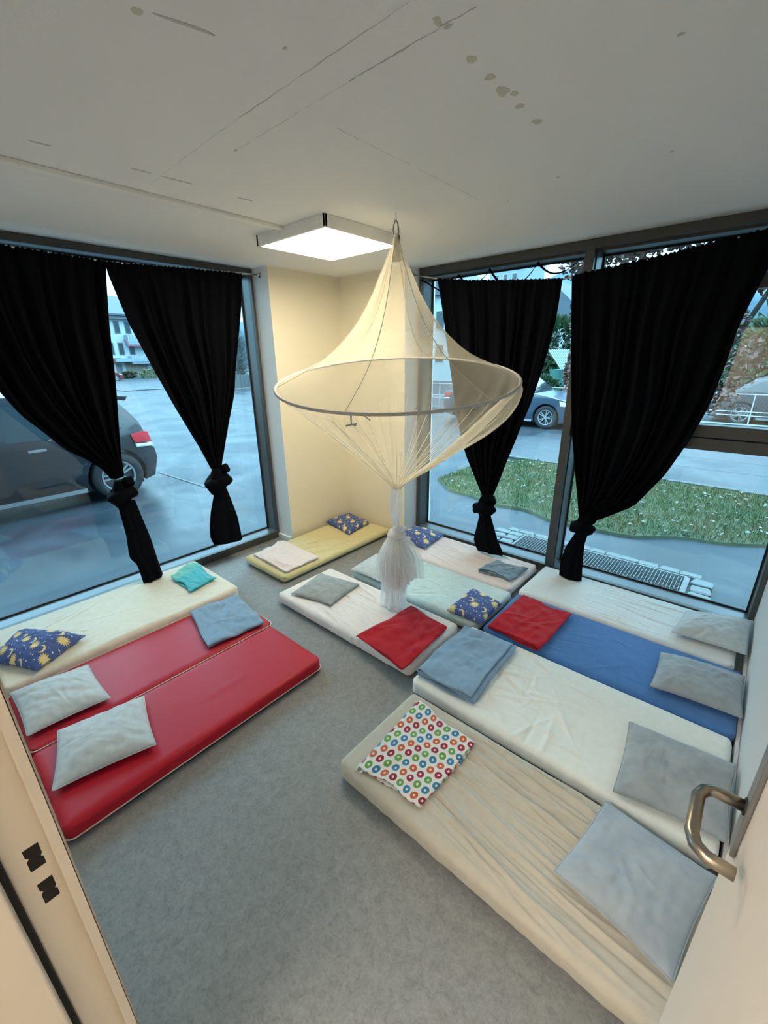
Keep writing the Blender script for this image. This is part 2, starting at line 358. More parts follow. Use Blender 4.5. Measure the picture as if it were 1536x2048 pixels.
# ---------------------------------------------------------------- mattresses
def crease_field(cr):
    """cr: list of (cx, cy, angle, length, width, height, curve)"""
    def f(x, y):
        o = np.zeros_like(x)
        for cx, cy, an, L, w, h, cv in cr:
            dx, dy = x-cx, y-cy; t = dx*math.cos(an)+dy*math.sin(an); d = -dx*math.sin(an)+dy*math.cos(an)-cv*t*t
            o += h*np.exp(-(d/w)**2)*np.clip(1-(2*t/L)**2, 0, 1)
        return o
    return f
def rounded_slab(name, cx, cy, lx, ly, T, rot, mat, parent, disp=None, r=.028, step=.008, side=None, z0=0.004, uvs=1.0):
    """soft box whose top sheet carries the wrinkles; one mesh"""
    hx, hy = lx/2, ly/2
    nx = max(12, int(lx/step)); ny = max(10, int(ly/step)); nz = 8
    xs = np.linspace(-hx, hx, nx); ys = np.linspace(-hy, hy, ny)
    X, Y = np.meshgrid(xs, ys, indexing='ij')
    V = [np.stack([X.ravel(), Y.ravel(), np.full(X.size, T)], 1)]; F = [grid_faces(nx, ny)]; off = X.size
    # perimeter loop, walked once round, dropped down the side
    per = [(i, 0) for i in range(nx)]+[(nx-1, j) for j in range(1, ny)]+[(i, ny-1) for i in range(nx-2, -1, -1)]+[(0, j) for j in range(ny-2, 0, -1)]
    P = np.array([(xs[i], ys[j]) for i, j in per]); n = len(per)
    ring0 = np.array([i*ny+j for i, j in per]); zs = np.linspace(T, 0, nz+1)[1:]
    prev = ring0
    for k, z in enumerate(zs):
        V.append(np.c_[P, np.full(n, z)]); cur = np.arange(n)+off; off += n
        F.append(np.stack([prev, cur, np.roll(cur, -1), np.roll(prev, -1)], 1)); prev = cur
    V = np.concatenate(V)
    rr = min(r, T*.48)
    inner = np.clip(V, [-hx+rr, -hy+rr, rr], [hx-rr, hy-rr, T-rr]); d = V-inner; ln = np.linalg.norm(d, axis=1); k = ln > 1e-9
    # plan corners get a larger radius
    rc = .05
    q = np.clip(V[:, :2], [-hx+rc, -hy+rc], [hx-rc, hy-rc]); dq = V[:, :2]-q; lq = np.linalg.norm(dq, axis=1)
    lim = lq > rc; V[lim, :2] = q[lim]+dq[lim]/lq[lim, None]*rc
    inner = np.clip(V, [-hx+rr, -hy+rr, rr], [hx-rr, hy-rr, T-rr]); d = V-inner; ln = np.linalg.norm(d, axis=1); k = ln > rr
    N = np.zeros_like(V); N[:, 2] = 1; kk = ln > 1e-9; N[kk] = d[kk]/ln[kk, None]
    V[k] = inner[k]+N[k]*rr
    top = np.clip((V[:, 2]-T*.5)/(T*.5), 0, 1)
    x0, y0, zz0 = V[:, 0].copy(), V[:, 1].copy(), V[:, 2].copy()
    uv = np.c_[(x0+(T-zz0)*np.sign(x0)*(abs(x0) > hx-rr))*uvs, (y0+(T-zz0)*np.sign(y0)*(abs(y0) > hy-rr))*uvs]
    if disp is not None:
        edge = np.clip(np.minimum(hx-abs(x0), hy-abs(y0))/.03, .25, 1)
        V += N*(disp(x0, y0)*top*edge)[:, None]
    if side is not None:
        s = side(x0, y0, zz0)*(1-top*.8); V[:, :2] += N[:, :2]*s[:, None]
    c, sn = math.cos(rot), math.sin(rot)
    Wd = np.c_[cx+V[:, 0]*c-V[:, 1]*sn, cy+V[:, 0]*sn+V[:, 1]*c, V[:, 2]+z0]
    F = [tuple(f) for f in np.concatenate(F)]+[tuple(prev[::-1])]
    F = [f[::-1] if len(f) > 4 else f for f in F]
    me = bpy.data.meshes.new(name); me.from_pydata([tuple(q) for q in Wd.tolist()], [], [tuple(int(a) for a in f) for f in F])
    lay = me.uv_layers.new(name='UVMap'); vi = np.empty(len(me.loops), int); me.loops.foreach_get('vertex_index', vi); lay.data.foreach_set('uv', uv[vi].ravel())
    bm = bmesh.new(); bm.from_mesh(me); bmesh.ops.recalc_face_normals(bm, faces=bm.faces); bm.to_mesh(me); bm.free()
    return link(name, me, mat, parent, True)

def rand_creases(seed, n, box, ang, da, L, w, h, cv=.3, K_=1.0):
    r = random.Random(seed); o = []; h = (h[0]*K_, h[1]*K_); 
    for _ in range(n):
        o.append((r.uniform(box[0], box[1]), r.uniform(box[2], box[3]), math.radians(r.gauss(ang, da)), r.uniform(*L), r.uniform(*w), r.choice((1, 1, -1))*r.uniform(*h), r.uniform(-cv, cv)))
    return o
def mattress(label, x0, x1, y0, y1, T, mat, cr=(), seed=0, rot=0, soft=.0025, sideamp=.003, skirt=True, step=.006, stretch=None):
    cx, cy = (x0+x1)/2, (y0+y1)/2
    t = thing('mattress', label, 'mattress', (cx, cy, 0), 'covered mattresses on the floor')
    cf = crease_field(list(cr)); n1 = Noise2(seed, 8, 4, 3); n2 = Noise2(seed+50, 8, 25, 3)
    lx, ly = x1-x0, y1-y0
    nA = Noise2(seed+31, 9, 1.6, 2.5); nB = Noise2(seed+32, 9, 1.6, 2.5)
    def disp(x, y):
        o = cf(x, y)+soft*n1(x, y)+.0006*n2(x, y)
        if stretch:
            x0_, x1_, amp, fr, sl = stretch
            m = 1/(1+np.exp(-(x-x0_)/.04))*1/(1+np.exp((x-x1_)/.06))
            yy = y+sl*x
            q = np.sin(fr*yy+2.2*nA(x*1.2, yy*2))+.7*np.sin(fr*1.9*yy+2.5*nB(x*1.5, yy*2)+1)
            o = o+m*amp*np.clip(q, -.4, 2)**2*np.clip(nB(x*1.3+2, yy*3)+.8, .15, 1.6)
        return o
    n3 = Noise2(seed+9, 6, 30, 4)
    side = lambda x, y, z: sideamp*.5*n3(x+y*.3, y*1.0-x)+sideamp*.4
    o = rounded_slab('fitted_sheet', cx, cy, lx, ly, T, rot, mat, t, disp, side=side, step=step, z0=.012)
    rounded_slab('mattress_core', cx, cy, lx-.05, ly-.05, .03, rot, M['mat_under'], t, r=.01, step=.05, z0=.002)
    return t

# ---------------------------------------------------------------- pillows / blankets: mapped onto four floor-plan corners
def bil(q, u, v):
    q = [np.array(p, float) for p in q]
    u = u[..., None]; v = v[..., None]
    return (q[0]*(1-u)*(1-v)+q[3]*u*(1-v)+q[2]*u*v+q[1]*(1-u)*v)
def pillow(name, label, quad, z, T, mat, seed=0, tile=6.0, group='pillows on the mattresses', box=False, sag=0.0, wr=.006, tilt=None, pinch=.022):
    q = [np.array(p, float) for p in quad]; c = sum(q)/4
    t = thing(name, label, 'pillow', (c[0], c[1], z), group)
    n = 60; u = np.linspace(0, 1, n); U, V = np.meshgrid(u, u, indexing='ij')
    a, b = 2*U-1, 2*V-1
    # edges bow in between the pointed corners
    ua = .5+.5*a*(1-pinch*(1-b**2)*2); vb = .5+.5*b*(1-pinch*(1-a**2)*2)
    XY = bil(q, ua, vb)
    pw = 6 if box else 2.6
    prof = np.clip((1-abs(a)**pw)*(1-abs(b)**pw), 0, 1)**(.35 if box else .55)
    n1 = Noise2(seed, 8, 3.0, 3); n2 = Noise2(seed+3, 10, 10, 3)
    rim = np.exp(-((1-np.maximum(abs(a), abs(b)))/.22)**2)
    th = np.arctan2(b, a)
    puck = rim*np.sin(th*26+3*n1(a, b))*(.6+.4*np.sin(th*5+seed))
    W = np.clip(1-np.maximum(abs(a), abs(b))**8, 0, 1)
    h = T*prof*(1+.12*n1(a*.6, b*.6))+W*wr*(.6*n2(a, b)+.75*puck)
    cf = crease_field(rand_creases(seed+77, 9, (-.75, .75, -.75, .75), random.Random(seed).uniform(0, 180), 35, (.5, 1.2), (.015, .045), (wr*.5, wr*1.5), .4))
    h = h+W*cf(a, b)*prof
    h = np.maximum(h, 0)
    zt = z+h*.62; zb = z-h*.38
    if tilt: zt = zt+tilt[0]*a+tilt[1]*b; zb = zb+tilt[0]*a+tilt[1]*b
    zb = np.maximum(zb, z-T*.38)
    top = np.c_[XY.reshape(-1, 2), zt.ravel()]; bot = np.c_[XY.reshape(-1, 2), zb.ravel()]
    F = grid_faces(n, n); Vv = np.r_[top, bot]; Fb = grid_faces(n, n, n*n)[:, ::-1]
    lx = np.linalg.norm(q[0]-q[3]); ly = np.linalg.norm(q[0]-q[1])
    uv = np.c_[(U*lx).ravel()*tile, (V*ly).ravel()*tile]+seed*.37; uv = np.r_[uv, uv]
    me = bpy.data.meshes.new('pillowcase'); me.from_pydata(Vv.tolist(), [], [tuple(map(int, f)) for f in np.r_[F, Fb]])
    lay = me.uv_layers.new(name='UVMap'); vi = np.empty(len(me.loops), int); me.loops.foreach_get('vertex_index', vi); lay.data.foreach_set('uv', uv[vi].ravel())
    bm = bmesh.new(); bm.from_mesh(me); bmesh.ops.remove_doubles(bm, verts=bm.verts, dist=.0004); bmesh.ops.recalc_face_normals(bm, faces=bm.faces); bm.to_mesh(me); bm.free()
    link('pillowcase', me, mat, t, True)
    e = []
    m = n-1
    idx = [(i, 0) for i in range(0, m)]+[(m, j) for j in range(0, m)]+[(i, m) for i in range(m, 0, -1)]+[(0, j) for j in range(m, 0, -1)]
    for i, j in idx[::2]: e.append((XY[i, j, 0], XY[i, j, 1], .5*(zt[i, j]+zb[i, j])))
    MB().tube(e, .0028, 5, closed=True).build('seam', mat, t, True)
    return t

def blanket(label, quad, z, mat, layers=4, T=.028, seed=0, tile=1.0, wr=.0058, uvscale=None, jitter=.012, cat='blanket', curl=0.0):
    """a folded cloth: serpentine section swept across the quad, with a cloth thickness"""
    q = [np.array(p, float) for p in quad]; c = sum(q)/4
    t = thing('folded_blanket', label, cat, (c[0], c[1], z), 'folded blankets on the mattresses')
    rnd = random.Random(seed); lt = T/layers; hz = lt*.5
    path = []       # (u, height) from the bottom layer's free edge to the top layer's free edge
    ends = [(rnd.uniform(0, jitter*3), 1-rnd.uniform(0, jitter*3)) for _ in range(layers)]
    nseg = 46
    for k in range(layers):
        lo, hi = ends[k]; zc = (k+.5)*lt
        us = np.linspace(lo, hi, nseg); us = us if k % 2 == 0 else us[::-1]
        path += [(u_, zc) for u_ in us]
        if k < layers-1:
            e = us[-1]; s = 1 if k % 2 == 0 else -1
            for a in np.linspace(0, PI, 7)[1:-1]: path.append((e+s*math.sin(a)*hz*1.6/.4, zc+hz*(1-math.cos(a))))
    path = np.array(path); N = len(path); nv = 60; vs = np.linspace(0, 1, nv)
    U = np.repeat(path[:, 0:1], nv, 1); H = np.repeat(path[:, 1:2], nv, 1); Vv = np.repeat(vs[None], N, 0)
    n1 = Noise2(seed, 8, 5, 3); n2 = Noise2(seed+5, 10, 16, 3); n3 = Noise2(seed+8, 6, 4, 3)
    edge = np.exp(-np.minimum(Vv, 1-Vv)/.05)
    lay = H/T
    Vs = Vv+jitter*(n3(U*1.2, Vv*0+lay*3)*(Vv-.5)*2)+.006*np.sin(lay*9+seed)*(Vv-.5)
    Us = U+jitter*n3(Vv*1.5+4, lay*2)*abs(U-.5)*1.2
    cf = crease_field(rand_creases(seed+3, 10, (.1, .9, .1, .9), rnd.uniform(0, 180), 40, (.3, .9), (.02, .05), (wr*.6, wr*1.6), .5))
    bumps = wr*(1.1*n1(U, Vv)+.5*n2(U, Vv))+cf(U, Vv)
    Z = z+H+lay*(bumps+wr*1.2)+curl*np.clip(Vv-.8, 0, 1)*lay
    XY = bil(q, Us, Vs); P = np.stack([XY[..., 0], XY[..., 1], Z], -1)
    lx = np.linalg.norm(q[0]-q[3]); ly = np.linalg.norm(q[0]-q[1]); us_ = uvscale or 1.0
    uv = np.c_[(U*(lx if uvscale else 1)).ravel()*us_, (Vv*(ly if uvscale else 1)).ravel()*us_]
    o = pydata('cloth', P.reshape(-1, 3).tolist(), grid_faces(N, nv).tolist(), mat, t, True, uv)
    md = o.modifiers.new('thick', 'SOLIDIFY'); md.thickness = lt*.62; md.offset = 0
    return t

# ================================================================ ROOM SHELL
S = 'structure'
H = 2.5; G0 = -.3
tag(boxo('floor', (-.45, -5.3, -.12), (4.6, .45, 0), M['floor']), kind=S)
ceil = tag(boxo('ceiling', (-.45, -5.3, H), (4.6, .45, H+.25), M['ceiling']), kind=S)
# left pier (cream face, pale reveal) and back wall
def two_tone(name, a, b, axis):
    mb = MB().box(a, b); mb.mi = [1]*6
    mb.mi[3 if axis == 'x' else 2] = 0      # +x face / -y face is the painted room face
    return tag(mb.build(name, [M['wall_cream'], M['wall_white']]), kind=S)
two_tone('wall_left', (-.45, -.81, 0), (0, .45, H), 'x')
two_tone('wall_back', (0, 0, 0), (.815, .45, H), 'y')
tag(boxo('wall_right', (3.605, -3.2, 0), (3.80, .45, H), M['wall_white']), kind=S)
nw = MB(); nw.box((-.45, -3.40, 0), (2.60, -3.205, H)); nw.box((3.52, -3.40, 0), (4.6, -3.205, H)); nw.box((2.60, -3.40, 2.08), (3.52, -3.205, H))
tag(nw.build('wall_front', M['wall_white']), kind=S)
hall = MB(); hall.box((-.45, -5.3, 0), (-.35, -3.4, H)); hall.box((-.45, -5.3, 0), (4.6, -5.2, H)); hall.box((4.5, -5.3, 0), (4.6, -3.4, H))
tag(hall.build('wall_corridor', M['wall_cream']), kind=S)
tag(MB().box((-.21, -.835, 0), (-.01, -.812, .055)).build('baseboard_left', M['wall_white'], bevel=.003), kind=S)
tag(MB().box((.817, .0, 0), (.84, .19, .055)).build('baseboard_back', M['wall_white'], bevel=.003), kind=S)
ub = MB(); ub.box((-.45, -16, 2.76), (16, .45, 11)); ub.box((-.45, -16, G0), (16, -5.31, 2.75)); ub.box((4.61, -5.31, G0), (16, .45, 2.75))  # unseen building mass, added to block the sky over the near ground
tag(ub.build('wall_sky_blocker', M['paint_shade']), kind=S)
tag(boxo('baseboard_right', (3.588, -3.2, 0), (3.604, .19, .06), M['wall_white'], bevel=.003), kind=S)

# ceiling wear: filler patches, hairline cracks and scuffs (thin real filler on the slab)
def blob(name, x, y, rx, ry, an, m, seed, n=14):
    r = random.Random(seed); pts = []
    for i in range(n):
        a = 2*PI*i/n; k = r.uniform(.7, 1.15); px, py = rx*k*math.cos(a), ry*k*math.sin(a)
        pts.append((x+px*math.cos(an)-py*math.sin(an), y+px*math.sin(an)+py*math.cos(an)))
    v = [(a, b, H-.0012) for a, b in pts]+[(a, b, H+.001) for a, b in pts]
    f = [tuple(range(n))]+[(i, (i+1) % n, n+(i+1) % n, n+i) for i in range(n)]
    return MB().add(v, f).build(name, m, ceil)
for i, (x, y, rx, ry) in enumerate(((2.58, -1.95, .014, .018), (2.58, -1.85, .016, .015), (2.575, -1.765, .018, .030), (2.595, -1.73, .012, .014), (2.58, -1.655, .015, .016), (2.58, -1.53, .016, .017), (2.12, -2.59, .012, .013), (2.59, -2.12, .010, .020))):
    blob('filler_patch', x, y, rx, ry, .2, M['stain'], i)
for i, (x, y, l, an) in enumerate(((2.16, -2.5, .07, 1.3), (1.23, -2.58, .035, 1.5), (1.24, -2.25, .04, 1.5), (1.25, -2.1, .07, 1.5), (1.25, -1.79, .05, 1.5), (2.26, -2.3, .008, 0), (2.46, -1.01, .008, .4), (2.16, -.87, .006, .4), (2.87, -.96, .007, .4), (3.0, -1.69, .01, .4), (1.68, -2.09, .01, 0), (1.42, -.9, .008, 0), (2.6, -2.09, .012, 0))):
    blob('scuff_mark', x, y, l, .006, an, M['scuff'], i+40, 10)
def crack(p, q, seed, w=.0013):
    r = random.Random(seed); n = 26; L = []; R = []
    for i in range(n):
        t = i/(n-1); x = p[0]+(q[0]-p[0])*t+r.uniform(-1, 1)*.002; y = p[1]+(q[1]-p[1])*t+r.uniform(-1, 1)*.002; ww = w*r.uniform(.2, 1.2)
        dx, dy = q[0]-p[0], q[1]-p[1]; l = math.hypot(dx, dy); nx, ny = -dy/l, dx/l
        L.append((x+nx*ww, y+ny*ww, H-.0009)); R.append((x-nx*ww, y-ny*ww, H-.0009))
    v = L+R; f = [(i, i+1, n+i+1, n+i) for i in range(n-1)]
    MB().add(v, f).build('crack', M['crack'], ceil)
crack((2.68, -2.1), (2.28, -2.1), 1, .0022); crack((2.28, -2.1), (1.7, -2.09), 2, .0008); crack((2.58, -2.21), (1.75, -2.2), 3, .0011)
crack((1.75, -2.2), (1.11, -2.17), 4, .0009); crack((2.07, -1.95), (2.07, -1.55), 5, .0014); crack((2.07, -1.5), (2.07, -.99), 6, .0009)

# ---------------------------------------------------------------- windows
def frame_bar(name, a, b, win, mat='frame', bevel=.003): return boxo(name, a, b, M[mat], win, bevel)
w1 = tag(empty('window_1', (-.3, -2, 0)), kind=S)
Y0, Y1 = -3.2, -.812
gx = -.395
# left window: sill, head, end post, each a dark room face plus a deeper part with daylight painted in
frame_bar('window_sill', (-.262, Y0, -.03), (-.22, Y1, .072), w1)
frame_bar('sill_board', (-.392, Y0, .0), (-.262, Y1, .069), w1, 'frame_daylit')
frame_bar('window_head', (-.262, Y0, 2.452), (-.22, Y1, 2.499), w1)
frame_bar('head_lining', (-.392, Y0, 2.456), (-.262, Y1, 2.499), w1, 'frame_daylit')
frame_bar('window_post', (-.262, Y1-.022, .072), (-.22, Y1, 2.452), w1)
frame_bar('post_lining', (-.392, Y1-.016, .069), (-.262, Y1, 2.456), w1, 'frame_daylit')
frame_bar('far_post', (-.392, Y0, .069), (-.22, Y0+.03, 2.456), w1)
g = MB()
for (a, b) in (((.069, Y0), (.081, Y1-.016)), ((2.444, Y0), (2.456, Y1-.016))):
    g.box((-.402, a[1], a[0]), (-.388, b[1], b[0]))
g.box((-.402, Y1-.028, .069), (-.388, Y1-.016, 2.456))
g.build('glazing_gasket', M['gasket'], w1)
boxo('window_pane', (-.412, Y0, .06), (-.400, Y1-.012, 2.46), M['pane'], w1)
boxo('outer_sill', (-.46, Y0, -.3), (-.414, Y1, .055), M['frame'], w1)

w2 = tag(empty('window_2', (2.2, .3, 0)), kind=S)
X0, X1 = .817, 3.604
frame_bar('window_sill', (X0, .2, -.03), (X1, .242, .072), w2)
frame_bar('sill_board', (X0, .242, 0), (X1, .385, .069), w2, 'frame_daylit')
frame_bar('window_head', (X0, .2, 2.44), (X1, .242, 2.499), w2)
frame_bar('head_lining', (X0, .242, 2.425), (X1, .385, 2.499), w2)
frame_bar('window_post', (X0, .2, .072), (X0+.022, .242, 2.44), w2)
frame_bar('post_lining', (X0, .242, .069), (X0+.016, .385, 2.44), w2, 'frame_daylit')
frame_bar('far_post', (X1-.03, .2, .069), (X1, .385, 2.44), w2)
frame_bar('mullion', (2.212, .196, .05), (2.272, .385, 2.47), w2)
frame_bar('mullion_side', (2.272, .24, .05), (2.280, .385, 2.45), w2, 'frame_daylit')
frame_bar('lower_transom', (2.28, .215, 1.185), (X1-.03, .385, 1.262), w2)
frame_bar('sash_rail', (2.30, .205, 1.270), (X1-.03, .300, 1.345), w2)
frame_bar('sash_bead', (2.31, .300, 1.270), (X1-.03, .385, 1.348), w2, 'frame_daylit')
frame_bar('sash_rail', (2.30, .205, 2.115), (X1-.03, .300, 2.19), w2)
frame_bar('upper_transom', (2.28, .215, 2.20), (X1-.03, .385, 2.28), w2)
frame_bar('sash_stile', (2.281, .205, 1.27), (2.335, .300, 2.19), w2)
g = MB()
for a, b in ((X0+.016, 2.212), (2.28, X1-.03)):
    g.box((a, .378, .069), (b, .392, .081)); g.box((a, .378, 2.413), (b, .392, 2.425))
    g.box((a, .378, .069), (a+.012, .392, 2.42)); g.box((b-.012, .378, .069), (b, .392, 2.42))
g.build('glazing_gasket', M['gasket'], w2)
boxo('window_pane', (X0+.01, .393, .06), (2.215, .405, 2.44), M['pane'], w2)
boxo('window_pane', (2.275, .393, .06), (X1-.02, .405, 1.20), M['pane'], w2)
boxo('window_pane', (2.33, .30, 1.34), (X1-.02, .312, 2.12), M['pane'], w2)
boxo('window_pane', (2.275, .393, 2.27), (X1-.02, .405, 2.44), M['pane'], w2)
boxo('outer_sill', (X0, .407, -.3), (X1, .45, .055), M['frame'], w2)

# ---------------------------------------------------------------- door: frame on the left, leaf swung in on the right
d1 = tag(empty('door_1', (2.65, -3.2, 0)), kind=S)
fr = MB()
fr.box((2.585, -3.188, 0), (2.650, -3.181, 2.13))          # casing lip on the room side
fr.box((2.585, -3.255, 0), (2.628, -3.188, 2.13))          # rebate with the strike plate
fr.box((2.585, -3.42, 0), (2.668, -3.262, 2.13))           # reveal lining
fr.box((3.50, -3.42, 0), (3.54, -3.19, 2.13)); fr.box((2.585, -3.42, 2.05), (3.54, -3.19, 2.13))
dfm = fr.build('door_frame', M['jamb_paint'], d1, bevel=.003)
lip = boxo('casing_edge', (2.628, -3.200, 0), (2.650, -3.181, 2.12), M['door_paint'], d1, .003)
boxo('seal_strip', (2.62, -3.263, 0), (2.640, -3.254, 2.09), M['hole'], d1, .002)
def strike(z, h):
    n = 16; pts = []
    for y, zz in ((-.010, -h/2), (.010, -h/2), (.010, -h*.18), (.007, -.1*h), (.010, 0.02*h), (.010, h/2), (-.010, h/2), (-.010, .18*h), (-.006, .08*h), (-.010, -.05*h)):
        pts.append((y, zz))
    v = [(2.6288, -3.221+a, z+b) for a, b in pts]+[(2.620, -3.221+a, z+b) for a, b in pts]; k = len(pts)
    MB().add(v, [tuple(range(k))]+[(i, (i+1) % k, k+(i+1) % k, k+i) for i in range(k)]).build('strike_hole', M['hole'], d1)
strike(1.045, .048); strike(.965, .048)
leaf = boxo('door_leaf', (3.476, -3.175, .008), (3.516, -2.360, 2.04), M['door_paint'], d1, .002)
esc = MB().box((3.468, -2.432, .96), (3.476, -2.388, 1.20)).build('escutcheon', M['plate'], leaf, bevel=.003)
hz = 1.06; pts = []
P = [(3.470, -2.410), (3.425, -2.410), (3.412, -2.420), (3.405, -2.438), (3.405, -2.515), (3.412, -2.535), (3.428, -2.546), (3.462, -2.548)]
MB().tube([(a, b, hz) for a, b in P], .0105, 14).build('lever_handle', M['steel'], leaf, True)
MB().tube([(3.474, -2.410, hz), (3.466, -2.410, hz)], .015, 16).build('handle_rose', M['gasket'], leaf, True)

# ================================================================ CEILING LAMP, TRUNKING, HOOK
lp = thing('ceiling_lamp', 'square white flat panel lamp glowing warm on the ceiling above the far corner', 'lamp', (1.06, -1.08, H))
hs = MB(); a0, a1, b0, b1 = .735, 1.375, -1.39, -.76
for p, q in (((a0, b0), (a1, b0+.018)), ((a0, b1-.018), (a1, b1)), ((a0, b0), (a0+.018, b1)), ((a1-.018, b0), (a1, b1))):
    hs.box((p[0], p[1], 2.438), (q[0], q[1], H-.0005))
hs.build('housing', M['white_plastic'], lp, bevel=.002)
boxo('diffuser', (a0+.017, b0+.017, 2.442), (a1-.017, b1-.017, 2.452), M['lamp'], lp)
tr = thing('cable_trunking', 'thin white cable duct along the ceiling ending at the square lamp', 'cable duct', (1.0, -2, H))
boxo('duct_base', (.985, -3.2, 2.487), (1.015, -1.392, H-.0005), M['white_plastic'], tr, .002)
boxo('duct_lid', (.982, -3.2, 2.481), (1.018, -1.392, 2.488), M['white_plastic'], tr, .002)
hl = thing('corridor_lamp', 'round ceiling lamp in the corridor behind the doorway', 'lamp', (2.6, -4.2, H))
hm = MB(); n = 32
hm.add([(2.6+.35*math.cos(2*PI*i/n), -4.2+.35*math.sin(2*PI*i/n), z) for z in (H-.06, H-.0005) for i in range(n)],
       [tuple(range(n)), tuple(range(2*n-1, n-1, -1))]+[(i, (i+1) % n, n+(i+1) % n, n+i) for i in range(n)])
hm.build('diffuser', M['hall_lamp'], hl)

HX, HY = 1.646, -1.126
hk = thing('ceiling_hook', 'small steel screw hook in the ceiling above the net canopy', 'hook', (HX, HY, H))
pts = [(HX, HY, H), (HX, HY, H-.025)]+[(HX+.007*math.sin(a), HY-.002, H-.032+.0075*math.cos(a)) for a in np.linspace(.3, 5.2, 12)]
MB().tube(pts, .0018, 8).build('hook_wire', M['chrome'], hk, True)
cb = thing('carabiner', 'pear shaped steel snap hook between ceiling hook and net', 'carabiner', (HX, HY, H-.07))
ax = np.array([_R.x, _R.y, 0]); pts = []
for a in np.linspace(0, 2*PI, 28, endpoint=False):
    w = .0145*math.sin(a)*(1-.35*math.cos(a)); pts.append((HX+ax[0]*w, HY+ax[1]*w, H-.072+.036*math.cos(a)))
MB().tube(pts, .0032, 8, closed=True).build('ring', M['dark_steel'], cb, True)
MB().tube([(HX+ax[0]*.0085, HY+ax[1]*.0085, H-.055), (HX+ax[0]*.012, HY+ax[1]*.012, H-.085)], .0033, 8).build('gate', M['chrome'], cb, True)

# ================================================================ NET CANOPY
net = thing('net_canopy', 'mosquito net canopy on a wide hoop, knotted at the bottom, hanging from ceiling', 'net canopy', (HX, HY, .1))
TC = np.array([.6364, -.7714]); SD = np.array([-.7714, -.6364])
HC = np.array([HX, HY])+TC*(-.0289)+SD*(-.0013); HR = .724
def hoop_pt(ph, k=1.0):
    c, s = math.cos(ph), math.sin(ph); h = HC+TC*(HR*k*c)+SD*(HR*k*s)
    return np.array([h[0], h[1], 1.6508-.1625*HR*k*c-.0224*HR*k*s])
nph = 180; phs = np.linspace(0, 2*PI, nph, endpoint=False)
apex_z = 2.395
ks = [(.012, 2.395), (.030, 2.36), (.052, 2.32), (.085, 2.265), (.13, 2.20), (.18, 2.12), (.245, 2.04), (.32, 1.965), (.41, 1.895), (.51, 1.832), (.62, 1.778), (.74, 1.732), (.85, 1.696), (.94, 1.668), (1.0, 1.6508)]
kk = np.array([k for k, _ in ks]); zz = np.array([z for _, z in ks])
tt = np.linspace(0, 1, 60); ti = np.linspace(0, 1, len(ks)); K = np.interp(tt, ti, kk); Z = np.interp(tt, ti, zz)
rows = []
n1 = Noise2(3, 6, 3, 2)
for k, z in zip(K, Z):
    r = []
    for ph in phs:
        c, s = math.cos(ph), math.sin(ph)
        wob = 1+.02*math.cos(ph*6)*math.sin(PI*min(1, k))*(1 if k < 1 else 0)+.03*math.cos(9*ph)*(1-k)
        kk_ = k*wob if k < .999 else k
        h = np.array([HX, HY])+(HC-np.array([HX, HY]))*k+TC*(HR*kk_*c)+SD*(HR*kk_*s)
        r.append((h[0], h[1], z-.1625*HR*k*c*(k**.35)-.0224*HR*k*s))
    rows.append(r)
V = np.array(rows).reshape(-1, 3)
def ringfaces(nr, n): return [(i*n+j, i*n+(j+1) % n, (i+1)*n+(j+1) % n, (i+1)*n+j) for i in range(nr-1) for j in range(n)]
pydata('upper_netting', V, ringfaces(60, nph), M['net'], net, True)
UR = np.array(rows)
for a in range(6):
    j = int((a+.35)*nph/6) % nph
    MB().tube([tuple(UR[i, j]) for i in range(4, 60)], .0022, 5).build('seam_tape', M['net_seam'], net, True)
MB().tube([tuple(hoop_pt(p)) for p in phs[::2]], .0085, 10, closed=True).build('hoop', M['hoop_sleeve'], net, True)
# cap where the fabric is stitched together
cv = []
for i, (r_, z) in enumerate(((.006, 2.402), (.010, 2.395), (.013, 2.36), (.020, 2.315), (.030, 2.275))):
    cv.append([(HX+r_*(1+.08*math.sin(5*p))*math.cos(p), HY+r_*math.sin(p), z) for p in np.linspace(0, 2*PI, 24, endpoint=False)])
pydata('top_cap', np.array(cv).reshape(-1, 3), ringfaces(5, 24), fabric('canopy_cap_cotton', (.74, .68, .56)), net, True)
# lower netting, gathered into pleats
ls = [(1.0, 0.0), (.965, .07), (.88, .17), (.76, .30), (.62, .44), (.47, .58), (.33, .71), (.20, .83), (.11, .92), (.055, .975), (.04, 1.0)]
tt = np.linspace(0, 1, 48); ti = np.linspace(0, 1, len(ls)); K = np.interp(tt, ti, [a for a, _ in ls]); D = np.interp(tt, ti, [b for _, b in ls])
GZ = .972; nph2 = 420; ph2 = np.linspace(0, 2*PI, nph2, endpoint=False); rows = []
rp = np.random.default_rng(5); pw = [(k, rp.uniform(0, 6.28), rp.uniform(.4, 1)) for k in (17, 23, 31, 43)]
for k, d in zip(K, D):
    r = []
    for ph in ph2:
        c, s = math.cos(ph), math.sin(ph)
        # the cloth sags outwards more on the camera's right (s<0)
        bulge = 1+.26*math.sin(PI*d)*(max(0, -s)**1.5)-.10*math.sin(PI*d)*max(0, s)
        pl = sum(w*math.sin(q*ph+p) for q, p, w in pw)*.013*(math.sin(PI*min(1, d*1.02)) if d < 1 else 0)*1.2
        kq = k*bulge+pl
        h = np.array([HX, HY])+(HC-np.array([HX, HY]))*k+TC*(HR*kq*c)+SD*(HR*kq*s)
        z0 = 1.6508-.1625*HR*k*c-.0224*HR*k*s
        r.append((h[0], h[1], z0*(1-d)+GZ*d if d < 1 else GZ))
    rows.append(r)
pydata('lower_netting', np.array(rows).reshape(-1, 3), ringfaces(48, nph2), M['net_low'], net, True)
LR = np.array(rows)
